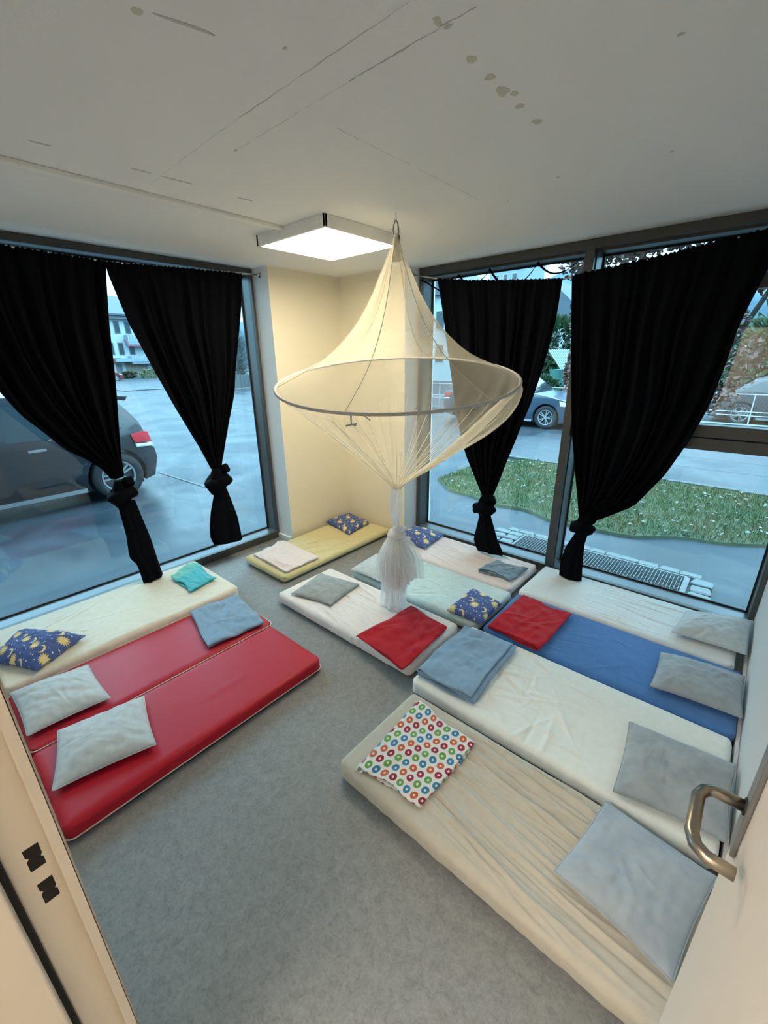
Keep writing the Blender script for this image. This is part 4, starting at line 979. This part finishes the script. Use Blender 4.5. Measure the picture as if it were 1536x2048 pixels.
def cobble_mesh(seed):
    r = random.Random(seed); bm = bmesh.new(); bmesh.ops.create_cube(bm, size=1); bmesh.ops.bevel(bm, geom=bm.edges[:], offset=.13, segments=1, affect='EDGES')
    for v in bm.verts: v.co += Vector((r.uniform(-.06, .06), r.uniform(-.06, .06), r.uniform(-.05, .05)))
    me = bpy.data.meshes.new('cobble'); bm.to_mesh(me); bm.free(); me.materials.append(M['stone']); return me
cobs = [cobble_mesh(i) for i in range(5)]; ck = 0
def cobble(x, y, sx_, sy_):
    global ck
    o = bpy.data.objects.new('cobble', cobs[ck % 5]); ck += 1; COL.objects.link(o); o.parent = lwl; o.matrix_parent_inverse = Matrix.Translation(lwl.location).inverted()
    o.location = (x, y, G+.008); o.scale = (sx_*.96, sy_*.94, .06); o.rotation_euler.z = random.Random(ck).uniform(-.05, .05)
x = gxa-.25
while x < gxb+.05:
    w_ = random.Random(int(x*100)).uniform(.13, .21); cobble(x+w_/2, gyb+.085, w_, .115); x += w_
for x_ in (gxa-.11,):
    for k in range(5): cobble(x_, gya+.06+k*.13, .16, .125)
for k in range(4): cobble(gxb+.145, gya+.1+k*.155, .17, .15)
for k in range(3): cobble(gxa-.28, gya+.3+k*.14, .17, .13)

# ---------------------------------------------------------------- cars
def car(label, loc, rz, L, Wd, Hh, paint, wr=.34, cabin=None, suv=False, xrk=.19, name='car', wheels=((.19, 1), (.81, 1)), group=None, spokes=5, simple_car=False):
    """x forward from rear (0) to front (L); z up from the ground"""
    t = thing(name, label, 'car', loc, group, rz)
    c, s = math.cos(rz), math.sin(rz)
    T = lambda p: (loc[0]+p[0]*c-p[1]*s, loc[1]+p[0]*s+p[1]*c, loc[2]+p[2])
    belt = .62*Hh; xr, xf = L*xrk, L*.81; sill = .20*Hh/1.5
    if suv: prof = [(.02*L, sill+.03), (.0, .34*Hh), (.005*L, .43*Hh), (.03*L, .50*Hh), (.035*L, belt), (.043*L, .71*Hh), (.08*L, .86*Hh), (.11*L, .95*Hh), (.20*L, .99*Hh), (.40*L, Hh), (.52*L, .985*Hh), (.60*L, .93*Hh), (.72*L, .66*Hh), (.80*L, .64*Hh), (.93*L, .56*Hh), (.985*L, .47*Hh), (L, .33*Hh), (.985*L, sill)]
    else: prof = [(.02*L, sill+.03), (.0, .33*Hh), (.01*L, .52*Hh), (.03*L, belt+.02), (.12*L, belt+.06), (.22*L, .90*Hh), (.30*L, .975*Hh), (.42*L, Hh), (.52*L, .97*Hh), (.60*L, .88*Hh), (.71*L, .665*Hh), (.80*L, .63*Hh), (.92*L, .55*Hh), (.98*L, .46*Hh), (L, .32*Hh), (.985*L, sill)]
    arch = []
    for xc in (xf, xr):
        R_ = wr*1.16
        a0_ = math.asin(min(1, max(-1, (wr-sill)/R_)))
        for a in np.linspace(-a0_, PI+a0_, 14): arch.append((xc+R_*math.cos(a), wr+R_*math.sin(a)))
    poly = prof+arch
    bm = bmesh.new(); hw = Wd/2
    va = [bm.verts.new((x, -hw, z)) for x, z in poly]; fa = bm.faces.new(va)
    ex = bmesh.ops.extrude_face_region(bm, geom=[fa]); bmesh.ops.translate(bm, verts=[e for e in ex['geom'] if isinstance(e, bmesh.types.BMVert)], vec=(0, Wd, 0))
    def cut(co, no): bmesh.ops.bisect_plane(bm, geom=bm.verts[:]+bm.edges[:]+bm.faces[:], plane_co=co, plane_no=no)
    for z in (.3, .4, .5, .57, belt/Hh, .72, .8, .88, .95): cut((0, 0, z*Hh), (0, 0, 1))
    for x in (.04, .12, .3, .5, .7, .86, .95): cut((x*L, 0, 0), (1, 0, 0))
    for y in (-.42, -.25, 0, .25, .42): cut((0, y*Wd, 0), (0, 1, 0))
    def tap(x, y, z):
        k = 1.0; zz_ = z/Hh
        if zz_ > .6: k -= .26*((zz_-.6)/.4)**1.15
        if zz_ < .25: k -= .04
        e = min(x, L-x)/L
        if e < .12: k -= .16*(1-e/.12)**2
        return y*k
    for v in bm.verts: v.co.y = tap(v.co.x, v.co.y, v.co.z)
    bmesh.ops.recalc_face_normals(bm, faces=bm.faces)
    for v in bm.verts: v.co = Vector(T(v.co))
    me = bpy.data.meshes.new('body'); bm.to_mesh(me); bm.free()
    body = link('body', me, paint, t)
    md = body.modifiers.new('b', 'BEVEL'); md.width = .035; md.segments = 3; md.angle_limit = math.radians(28)
    me.polygons.foreach_set('use_smooth', [True]*len(me.polygons))
    def plate(nm, pts, sgn, mat, off=.006, th=.004):
        n_ = len(pts); v = []
        for o_ in (off, off-th-.02):
            for x, z in pts: v.append(T((x, sgn*(tap(x, hw, z)+o_), z)))
        cen = len(v); m_ = MB(); ax_ = sum(p[0] for p in pts)/n_; az_ = sum(p[1] for p in pts)/n_; v.append(T((ax_, sgn*(tap(ax_, hw, az_)+off), az_)))
        m_.add(v, [(i, (i+1) % n_, cen) for i in range(n_)]+[(i, (i+1) % n_, n_+(i+1) % n_, n_+i) for i in range(n_)])
        return m_.build(nm, mat, t)
    for sg in (-1, 1):
        if suv: W_ = [[(.10*L, .67*Hh), (.22*L, .65*Hh), (.22*L, .92*Hh), (.16*L, .91*Hh)], [(.235*L, .65*Hh), (.42*L, .65*Hh), (.42*L, .93*Hh), (.235*L, .92*Hh)], [(.435*L, .65*Hh), (.68*L, .65*Hh), (.60*L, .88*Hh), (.53*L, .93*Hh), (.435*L, .93*Hh)]]
        else: W_ = [[(.17*L, .68*Hh), (.40*L, .66*Hh), (.40*L, .92*Hh), (.31*L, .91*Hh), (.25*L, .86*Hh)], [(.415*L, .66*Hh), (.665*L, .665*Hh), (.58*L, .86*Hh), (.51*L, .92*Hh), (.415*L, .93*Hh)]]
        for w__ in W_: plate('side_window', w__, sg, M['car_glass'])
        plate('rear_lamp', [(.012*L, .50*Hh), (.075*L, .52*Hh), (.085*L, .60*Hh), (.04*L, .615*Hh), (.022*L, .60*Hh)], sg, M['tail_red'], .010)
        plate('reversing_lamp', [(.010*L, .455*Hh), (.072*L, .475*Hh), (.075*L, .505*Hh), (.012*L, .49*Hh)], sg, M['lamp_clear'], .009)
        plate('headlamp', [(.90*L, .45*Hh), (.972*L, .43*Hh), (.955*L, .50*Hh), (.89*L, .545*Hh)], sg, M['lamp_clear'], .008)
        if not simple_car:
            plate('sill_trim', [(xr+wr*1.25, sill-.01), (xf-wr*1.25, sill-.01), (xf-wr*1.25, sill+.05), (xr+wr*1.25, sill+.05)], sg, M['alloy'], .012)
            plate('door_handle', [(.33*L, .555*Hh), (.375*L, .555*Hh), (.375*L, .575*Hh), (.33*L, .575*Hh)], sg, M['alloy'], .02)
            plate('door_handle', [(.55*L, .55*Hh), (.595*L, .55*Hh), (.595*L, .57*Hh), (.55*L, .57*Hh)], sg, M['alloy'], .02)
    # rear and front glass, roof spoiler
    def cross(nm, a, b, wa, wb, mat, off):
        dx, dz = b[0]-a[0], b[1]-a[1]; l = math.hypot(dx, dz); nx_, nz_ = -dz/l*off, dx/l*off
        if nz_ < 0: nx_, nz_ = -nx_, -nz_
        v = [T((a[0]+nx_, -wa, a[1]+nz_)), T((a[0]+nx_, wa, a[1]+nz_)), T((b[0]+nx_, wb, b[1]+nz_)), T((b[0]+nx_, -wb, b[1]+nz_)), T((a[0], -wa, a[1])), T((a[0], wa, a[1])), T((b[0], wb, b[1])), T((b[0], -wb, b[1]))]
        MB().add(v, [(0, 1, 2, 3), (0, 1, 5, 4), (1, 2, 6, 5), (2, 3, 7, 6), (3, 0, 4, 7), (4, 5, 6, 7)]).build(nm, mat, t)
    cross('windscreen', (.71*L, .68*Hh), (.61*L, .90*Hh), hw*.82, hw*.72, M['car_glass'], .014)
    if suv:
        cross('rear_window', (.046*L, .72*Hh), (.082*L, .87*Hh), hw*.78, hw*.68, M['car_glass'], .014)
        MB().box((0, 0, 0), (1, 1, 1))
        sp_ = MB(); v = [(.052*L, -hw*.74, .945*Hh), (.052*L, hw*.74, .945*Hh), (.19*L, hw*.72, 1.0*Hh), (.19*L, -hw*.72, 1.0*Hh), (.060*L, -hw*.72, .905*Hh), (.060*L, hw*.72, .905*Hh), (.19*L, hw*.72, .96*Hh), (.19*L, -hw*.72, .96*Hh)]
        sp_.add([T(p) for p in v], [(0, 1, 2, 3), (4, 5, 6, 7), (0, 1, 5, 4), (1, 2, 6, 5), (2, 3, 7, 6), (3, 0, 4, 7)]); sp_.build('roof_spoiler', paint, t, bevel=.01)
    else: cross('rear_window', (.115*L, belt+.06), (.215*L, .885*Hh), hw*.76, hw*.68, M['car_glass'], .014)
    # underbody
    ub = MB(); v = []
    for x, y, z in ((.06*L, -hw*.8, .16), (.94*L, -hw*.8, .16), (.94*L, hw*.8, .16), (.06*L, hw*.8, .16), (.06*L, -hw*.8, .3), (.94*L, -hw*.8, .3), (.94*L, hw*.8, .3), (.06*L, hw*.8, .3)): v.append(T((x, y, z)))
    ub.add(v, [(0, 3, 2, 1), (4, 5, 6, 7), (0, 1, 5, 4), (1, 2, 6, 5), (2, 3, 7, 6), (3, 0, 4, 7)]); ub.build('underbody', M['car_trim'], t)
    for xc in (xr, xf):
        for sg in (-1, 1):
            yo = sg*(hw-.015); yi = sg*(hw-.23); n_ = 36; m_ = MB(); rings_ = [(wr*.66, yo-sg*.012), (wr*.70, yo), (wr*.93, yo), (wr, yo-sg*.03), (wr, yi), (wr*.6, yi)]
            v = [T((xc+r_*math.cos(2*PI*i/n_), y_, wr+r_*math.sin(2*PI*i/n_))) for r_, y_ in rings_ for i in range(n_)]
            m_.add(v, ringfaces(len(rings_), n_)); wh = m_.build('tyre', M['tyre'], t, True)
            if sg*1 == 0: continue
            rm = MB(); rings_ = [(wr*.66, yo-sg*.004), (wr*.60, yo-sg*.006), (wr*.59, yo-sg*.04)]
            rm.add([T((xc+r_*math.cos(2*PI*i/n_), y_, wr+r_*math.sin(2*PI*i/n_))) for r_, y_ in rings_ for i in range(n_)], ringfaces(3, n_))
            for k in range(spokes*2):
                a = 2*PI*(k//2)/spokes+(-.17 if k % 2 else .17)
                ca, sa = math.cos(a), math.sin(a); w_ = wr*.045; v = []
                for y_ in (yo-sg*.008, yo-sg*.04):
                    for rr2, ww2 in ((.08, 1.0), (.62, .75)):
                        for q_ in (-1, 1): v.append(T((xc+wr*rr2*ca-q_*w_*ww2*sa, y_, wr+wr*rr2*sa+q_*w_*ww2*ca)))
                rm.add(v, [(0, 1, 3, 2), (4, 5, 7, 6), (0, 1, 5, 4), (2, 3, 7, 6), (0, 2, 6, 4), (1, 3, 7, 5)])
            rm.add([T((xc+wr*.13*math.cos(2*PI*i/16), yo-sg*.004, wr+wr*.13*math.sin(2*PI*i/16))) for i in range(16)], [tuple(range(16))])
            rm.build('rim', M['alloy'], wh)
            dk = MB(); dk.add([T((xc+wr*.62*math.cos(2*PI*i/24), yo-sg*.05, wr+wr*.62*math.sin(2*PI*i/24))) for i in range(24)], [tuple(range(24))]); dk.build('brake_disc', M['car_trim'], wh)
    return t
# big dark car right outside the left window: rear at y=-.40, side face at x=-4.1, nose towards -y
car('black sport utility car parked close outside the left window', (-4.98, -.40, G), -PI/2, 4.5, 1.86, 1.63, M['car_black'], .365, suv=True, xrk=.148, spokes=5, name='car')
car('blue-grey hatchback across the road, its front wheel seen between the two right curtains', (-5.05, 10.30, G), 0, 4.5, 1.80, 1.50, M['car_blue'], .335, spokes=5)
car('dark grey car parked behind the wire fence at the far right', (2.0, 14.40, G), 0, 4.5, 1.80, 1.42, M['car_dark'], .315, spokes=5)
car('small dark red car far down the street by the white apartment block', (-49.6, 10.3, G), PI/2*.9, 4.0, 1.7, 1.4, M['car_red'], .31, simple_car=True)

# ---------------------------------------------------------------- wire fence with white rails
fn = thing('wire_fence', 'white railed chain-link fence beyond the road', 'fence', (1, 12.2, G))
FY = 12.0
for z in (.70, .245, .145): MB().tube([(-8, FY, z), (12, FY, z)], .014, 6).build('rail', M['white_metal'], fn)
for x in np.arange(-6.9, 12, 2.0): MB().tube([(x+.03, FY, G), (x+.03, FY, .72)], .017, 6).build('fence_post', M['white_metal'], fn)
wm = MB()
for x in np.arange(-4, 8, .07):
    for d_ in (1, -1):
        a = (x, FY+.015, .15); b = (x+d_*.55, FY+.015, .70); w_ = .0018
        wm.add([(a[0]-w_, a[1], a[2]), (a[0]+w_, a[1], a[2]), (b[0]+w_, b[1], b[2]), (b[0]-w_, b[1], b[2]), (a[0], a[1]+w_, a[2]), (b[0], b[1]+w_, b[2])], [(0, 1, 2, 3), (0, 4, 5, 3), (1, 4, 5, 2)])
tag(wm.build('wire_mesh', M['mesh_wire'], fn), kind='stuff')
tag(boxo('kerb_wall', (-12, 11.75, G), (14, 11.95, G+.09), M['stone']), 'low concrete edge under the wire fence', 'kerb')

# ---------------------------------------------------------------- trees and bushes
def leaf_cloud(n, blobs, seed, shell=.5):
    r = np.random.default_rng(seed); out = []
    tot = sum(b[3]*b[4]*b[5] for b in blobs)
    for bx, by, bz, rx, ry, rz_ in blobs:
        k = int(n*rx*ry*rz_/tot); d_ = r.normal(size=(k, 3)); d_ /= np.linalg.norm(d_, axis=1)[:, None]; rad = r.uniform(shell, 1, k)**.6
        out.append(np.array([bx, by, bz])+d_*rad[:, None]*np.array([rx, ry, rz_]))
    return np.concatenate(out)
cp = thing('copper_beech', 'tree with hanging copper brown leaves close outside the right window', 'tree', (2.35, 6.0, G))
def limb(pts, r0, r1, parent, nm='branch', m='bark'):
    MB().tube(pts, list(np.linspace(r0, r1, len(pts))), 8).build(nm, M[m], parent, True)
limb([(2.05, 6.2, G), (2.10, 6.2, .8), (2.2, 6.15, 1.8), (2.3, 6.1, 2.8), (2.3, 6.0, 4.2)], .13, .09, cp, 'trunk')
limb([(2.35, 5.9, .75), (2.60, 5.8, 1.45), (2.85, 5.7, 2.1), (3.05, 5.6, 2.6), (3.2, 5.5, 3.2)], .05, .03, cp)
limb([(2.25, 6.1, 2.6), (1.6, 5.8, 3.1), (.9, 5.5, 3.5), (.2, 5.3, 3.6)], .05, .015, cp)
limb([(2.3, 6.1, 2.9), (2.9, 5.7, 3.3), (3.6, 5.4, 3.4)], .045, .015, cp)
limb([(1.2, 5.65, 3.3), (.8, 5.5, 3.0), (.5, 5.4, 2.6)], .02, .006, cp)
bl = [(.55, 5.4, 3.35, .50, .4, .42), (.25, 5.3, 3.55, .35, .4, .3), (1.1, 5.5, 3.5, .6, .5, .35), (1.8, 5.7, 3.6, .6, .5, .35), (2.6, 5.7, 3.6, .7, .5, .35), (3.3, 5.5, 3.5, .6, .5, .35),
      (.45, 5.4, 2.55, .10, .2, .75), (.50, 5.4, 1.55, .12, .2, .55), (3.0, 5.4, 1.62, .24, .25, .40), (2.85, 5.4, 1.18, .22, .22, .25), (2.74, 5.4, .92, .10, .15, .13), (2.78, 5.5, 2.2, .16, .2, .35), (3.35, 5.5, 2.35, .2, .2, .4), (3.08, 5.5, 2.75, .3, .3, .25)]
L_ = leaf_cloud(6200, bl, 4, .15); rngl = np.random.default_rng(1); dist_ = np.linalg.norm(L_-np.array(CAM_LOC), axis=1)
order = np.argsort(dist_)
tag(quads('foliage', L_[order[170:]], rngl.uniform(.030, .055, len(L_)-170), M['brown_leaf'], cp, 5), kind='stuff')
lm = []
for sd in range(6):
    o_ = quads('leaf', np.zeros((1, 3)), np.array([.05]), M['brown_leaf'], None, 20+sd); lm.append(o_.data); bpy.data.objects.remove(o_)
pinv = Matrix.Translation(cp.location).inverted()
for i, k in enumerate(order[:170]):
    o_ = bpy.data.objects.new('leaf', lm[i % 6]); COL.objects.link(o_); o_.parent = cp; o_.matrix_parent_inverse = pinv; o_.location = L_[k]; o_.rotation_euler = (i*1.3, i*.7, i*2.1)
def bush(label, blobs, n, s, m, seed, name='bush', trunk=None, cat='bush'):
    b = blobs[0]; t = thing(name, label, cat, (b[0], b[1], G))
    P_ = leaf_cloud(n, blobs, seed, .55); tag(quads('foliage', P_, s, M[m], t, seed), kind='stuff')
    x, y, z = b[:3]; rz_ = b[5]
    for k in range(4): limb([(x, y, G), (x+.2*b[3]*math.cos(k*1.6), y+.1*math.sin(k), (z+G)/2), (x+.6*b[3]*math.cos(k*1.6+.3), y+.5*b[4]*math.sin(k*1.6), z+.3*rz_)], .05, .015, t, 'stem', 'bark' if m != 'twig' else 'twig')
    return t
bush('rounded green evergreen bush beyond the fence, above the striped shed roof', [(-4.6, 18, 2.2, 1.3, 1.0, 1.25), (-3.6, 18.3, 1.4, .8, .8, 1.4), (-5.6, 18.4, 1.6, 1.1, .9, 1.3)], 5200, .11, 'green_leaf', 61)
bush('dark shrub under the striped shed roof behind the fence', [(-3.1, 13.2, .45, .75, .4, .65), (-4.0, 13.3, .5, .7, .4, .65)], 3000, .06, 'green_leaf', 62)
bush('brown hanging beech hedge right of the shed', [(-1.92, 13.3, 1.0, .45, .3, 1.3)], 2600, .05, 'brown_leaf', 63)
bush('dark hedge mass behind the parked car at the far right', [(4.6, 21, 1.6, 3.2, 1.0, 2.1), (1.0, 22, 1.2, 2.2, 1.0, 1.6)], 5200, .16, 'green_leaf', 64)
# shed
sh = thing('garden_shed', 'small shed with a green and white ribbed roof behind the fence', 'shed', (-2.9, 14.6, G))
boxo('shed_wall', (-3.3, 14.4, G), (-2.5, 15.6, 1.2), M['green_dark'], sh)
for k in range(12):
    u0 = -3.65+k*.075
    m_ = MB(); z_a, z_b = 1.95, 1.25; y_a = 14.0; x_off = .92
    v = [(u0, 14.9, z_a), (u0+.036, 14.9, z_a), (u0+.036+x_off, 13.95, z_b), (u0+x_off, 13.95, z_b)]
    v += [(a, b, c-.03) for a, b, c in v]
    m_.add(v, [(0, 1, 2, 3), (4, 5, 6, 7), (0, 1, 5, 4), (1, 2, 6, 5), (2, 3, 7, 6), (3, 0, 4, 7)]); m_.build('roof_rib', M['green_roof'], sh)
MB().add([(-3.65, 14.92, 1.925), (-2.76, 14.92, 1.925), (-1.84, 13.97, 1.225), (-2.73, 13.97, 1.225), (-3.65, 14.92, 1.90), (-2.76, 14.92, 1.90), (-1.84, 13.97, 1.20), (-2.73, 13.97, 1.20)], [(0, 1, 2, 3), (4, 5, 6, 7), (0, 1, 5, 4), (1, 2, 6, 5), (2, 3, 7, 6), (3, 0, 4, 7)]).build('roof_sheet', M['green_dark'], sh)

# ---------------------------------------------------------------- houses
def house(label, x0, x1, y0, y1, z1, m, wins, roofh=0, cat='building', face='y', over=.4, roofm='roof', name='house'):
    t = thing(name, label, cat, ((x0+x1)/2, (y0+y1)/2, G))
    boxo('wall', (x0, y0, G), (x1, y1, z1), M[m], t)
    for (a, b, c, d) in wins:
        if face == 'y':
            f = boxo('window', (a, y0-.04, c), (b, y0+.02, d), M['white_metal'], t)
            boxo('pane', (a+.07*(b-a), y0-.06, c+.05*(d-c)), (b-.07*(b-a), y0-.03, d-.05*(d-c)), M['dark_glass'], f)
        else:
            f = boxo('window', (x1-.02, a, c), (x1+.04, b, d), M['white_metal'], t)
            boxo('pane', (x1+.03, a+.07*(b-a), c+.04*(d-c)), (x1+.06, b-.07*(b-a), d-.04*(d-c)), M['dark_glass'], f)
    if roofh:
        xm = (x0+x1)/2
        if face == 'y': v = [(x0-over, y0-over, z1), (x1+over, y0-over, z1), (xm, y0-over, z1+roofh), (x0-over, y1+over, z1), (x1+over, y1+over, z1), (xm, y1+over, z1+roofh)]
        else:
            ym = (y0+y1)/2; v = [(x1+over, y0-over, z1), (x1+over, y1+over, z1), (xm, y1+over, z1+roofh), (x0-over, y0-over, z1), (x0-over, y1+over, z1), (xm, y0-over, z1+roofh)]
            MB().add(v, [(0, 1, 2, 5), (3, 5, 2, 4), (0, 3, 4, 1), (0, 5, 3), (1, 4, 2)]).build('roof', M[roofm], t); return t
        MB().add(v, [(0, 1, 2), (3, 5, 4), (0, 3, 4, 1), (1, 4, 5, 2), (0, 2, 5, 3)]).build('roof', M[roofm], t)
    return t
house('white gabled house with a dark roof edge, seen between the right curtains', -12.5, -7.4, 30, 38, 4.2, 'paint_white', [(-9.6, -8.7, 2.0, 3.3), (-11.6, -10.7, 2.0, 3.3)], 2.6, roofm='roof')
hw_ = [(-20.6+i*1.7, -19.7+i*1.7, 1.2+j*2.6, 2.7+j*2.6) for i in range(3) for j in range(2)]
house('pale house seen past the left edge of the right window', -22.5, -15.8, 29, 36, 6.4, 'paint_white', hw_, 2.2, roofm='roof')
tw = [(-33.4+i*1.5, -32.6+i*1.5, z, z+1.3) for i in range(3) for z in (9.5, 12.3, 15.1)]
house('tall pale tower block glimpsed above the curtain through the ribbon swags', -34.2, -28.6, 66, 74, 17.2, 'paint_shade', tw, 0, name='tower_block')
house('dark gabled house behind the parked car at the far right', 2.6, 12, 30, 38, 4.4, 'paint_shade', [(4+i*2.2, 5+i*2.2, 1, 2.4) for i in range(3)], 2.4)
# apartment block at the end of the street, seen between the two left curtains
AX = -57.0
ap = thing('apartment_block', 'white three-storey apartment block with red awning and balconies at the end of the street', 'building', (AX, 20, G))
sy = 57/55.
boxo('wall', (AX-10, 9, G), (AX, 27, 6.95), M['paint_white'], ap)
MB().add([(AX+.7, 8.5, 6.9), (AX+.7, 27.5, 6.9), (AX-5, 27.5, 9.4), (AX-5, 8.5, 9.4), (AX+.7, 8.5, 6.7), (AX+.7, 27.5, 6.7), (AX-5, 27.5, 6.7), (AX-5, 8.5, 6.7)],
         [(0, 1, 2, 3), (4, 5, 6, 7), (0, 1, 5, 4), (1, 2, 6, 5), (2, 3, 7, 6), (3, 0, 4, 7)]).build('roof', M['roof'], ap)
boxo('eaves_band', (AX, 8.5, 6.35), (AX+.5, 27.5, 6.72), M['shutter'], ap)
for j, (za, zb) in enumerate(((4.75, 6.15), (2.35, 3.75))):
    for y in (13.0, 14.6, 16.0, 17.1, 18.3, 20.3, 22.0):
        f = boxo('window', (AX-.02, y, za), (AX+.06, y+.62, zb), M['shutter'], ap); boxo('pane', (AX+.05, y+.08, za+.1), (AX+.08, y+.54, zb-.1), M['dark_glass'], f)
for z in (4.45, 2.05):
    b_ = boxo('balcony', (AX, 18.0, z-.95 if z > 3 else z-.75), (AX+1.1, 23, z+.15), M['paint_shade'], ap)
    for k in range(16): boxo('railing_bar', (AX+1.10, 18.05+k*.31, z-.6), (AX+1.13, 18.11+k*.31, z+.15), M['white_metal'], b_)
MB().add([(AX, 17.9, 4.15), (AX, 20.6, 4.15), (AX+1.1, 20.6, 3.45), (AX+1.1, 17.9, 3.45), (AX, 17.9, 4.0), (AX, 20.6, 4.0), (AX+1.1, 20.6, 3.3), (AX+1.1, 17.9, 3.3)], [(0, 1, 2, 3), (4, 5, 6, 7), (0, 1, 5, 4), (1, 2, 6, 5), (2, 3, 7, 6), (3, 0, 4, 7)]).build('awning', M['awning'], ap)
boxo('entrance_canopy', (AX, 16.2, 1.55), (AX+1.2, 19.9, 1.95), M['paint_shade'], ap)
boxo('brown_sign', (AX+.02, 16.0, 1.5), (AX+.9, 16.9, 2.0), M['brown'], ap)
for k in range(2): boxo('garage_door', (AX, 17.5+k*1.35, G+.1), (AX+.06, 18.75+k*1.35, 1.45), M['beige_door'], ap)
boxo('ground_floor_window', (AX, 16.4, .2), (AX+.05, 17.1, 1.3), M['shutter'], ap); boxo('ground_floor_window', (AX, 21.0, .2), (AX+.05, 21.6, 1.3), M['shutter'], ap)
bush('ochre bush by the entrance of the apartment block', [(-53.0, 16.35, .1, .5, .9, .42)], 500, .14, 'hedge', 71)
hd = thing('clipped_hedge', 'clipped olive hedge in front of the apartment block', 'hedge', (-50, 18, G))
boxo('hedge_core', (-52, 17.2, G), (-50.6, 21.5, .65), M['hedge'], hd)
hp = np.random.default_rng(2).uniform([-52.1, 17.1, G], [-50.5, 21.6, .75], (1800, 3)); tag(quads('foliage', hp, .10, M['hedge'], hd, 9), kind='stuff')
tag(boxo('pavement', (-60, 8.0, G), (-30.5, 40, G+.05), M['road']), kind=S)
# low boarded fence, bare trees
wf = thing('board_fence', 'low grey board fence across the yard at the far side of the road', 'fence', (-25.6, 15, G))
for k in range(26): boxo('fence_board', (-25.7, 11.5+k*.30, G+.03), (-25.62, 11.5+k*.30+.285, .66+.02*math.sin(k)), M['wood_fence'], wf)
boxo('fence_rail', (-25.78, 11.4, .45), (-25.7, 19.4, .55), M['wood_fence'], wf)
tag(boxo('far_kerb', (-25.2, 9.5, G), (-24.9, 24, G+.08), M['stone']), 'pale kerb in front of the board fence', 'kerb')
def bare_tree(label, x, y, h, seed, n=70):
    t = thing('bare_tree', label, 'tree', (x, y, G), 'bare winter trees beyond the road'); r = random.Random(seed)
    limb([(x, y, G), (x+.1, y, G+h*.3), (x, y+.15, G+h*.65), (x+.1, y, G+h)], .12, .03, t, 'trunk')
    tw_ = MB()
    for _ in range(n):
        z = r.uniform(.15, .98)*h+G; a = r.uniform(0, 2*PI); l = r.uniform(.4, 1.5)*(1.2-.6*(z-G)/h); p = Vector((x, y, z)); d_ = Vector((math.cos(a), math.sin(a), r.uniform(.1, .9))); pts = [p]
        for k in range(4): p = p+d_*(l/4); d_ = (d_+Vector((r.uniform(-.5, .5), r.uniform(-.5, .5), r.uniform(-.3, .3)))).normalized(); pts.append(p)
        tw_.tube(pts, list(np.linspace(.022, .006, 5)), 4)
        for q_ in range(3):
            b_ = pts[r.randint(1, 4)]; e_ = Vector((r.uniform(-1, 1), r.uniform(-1, 1), r.uniform(-.3, 1))).normalized(); tw_.tube([b_, b_+e_*.3, b_+e_*.5+Vector((r.uniform(-.1, .1), r.uniform(-.1, .1), .05))], [.009, .006, .003], 3)
    tag(tw_.build('twigs', M['twig'], t), kind='stuff')
bare_tree('taller bare grey tree behind the board fence beyond the left window', -26.6, 14.6, 4.6, 1, 190)
bare_tree('bushy bare grey tree beside the taller one behind the board fence', -29.8, 16.9, 3.6, 2, 190)
bare_tree('low bare tree at the near end of the board fence', -29.5, 12.6, 3.2, 3, 130)
# hazy hill ridge behind everything
def ridge(name, pts, depth, seed):
    r = random.Random(seed); v = []; n_ = len(pts)
    for (x, y, z) in pts: v += [(x, y, G-2), (x, y, z*.55), (x-depth*.3, y+depth*.35, z), (x-depth, y+depth, G-2)]
    f = []
    for i in range(n_-1):
        for k in range(3): f.append((i*4+k, (i+1)*4+k, (i+1)*4+k+1, i*4+k+1))
    return tag(MB().add(v, f).build(name, M['hill'], smooth=True), kind=S)
pts = []
for i in range(60):
    a = math.radians(172-i*2.6); R_ = 150; z = 17+3.5*math.sin(i*.5)+2*math.sin(i*1.3+1)+(9*math.exp(-((i-25)/7)**2))
    pts.append((3+R_*math.cos(a), -3+R_*math.sin(a), z))
ridge('hill', pts, 30, 1)
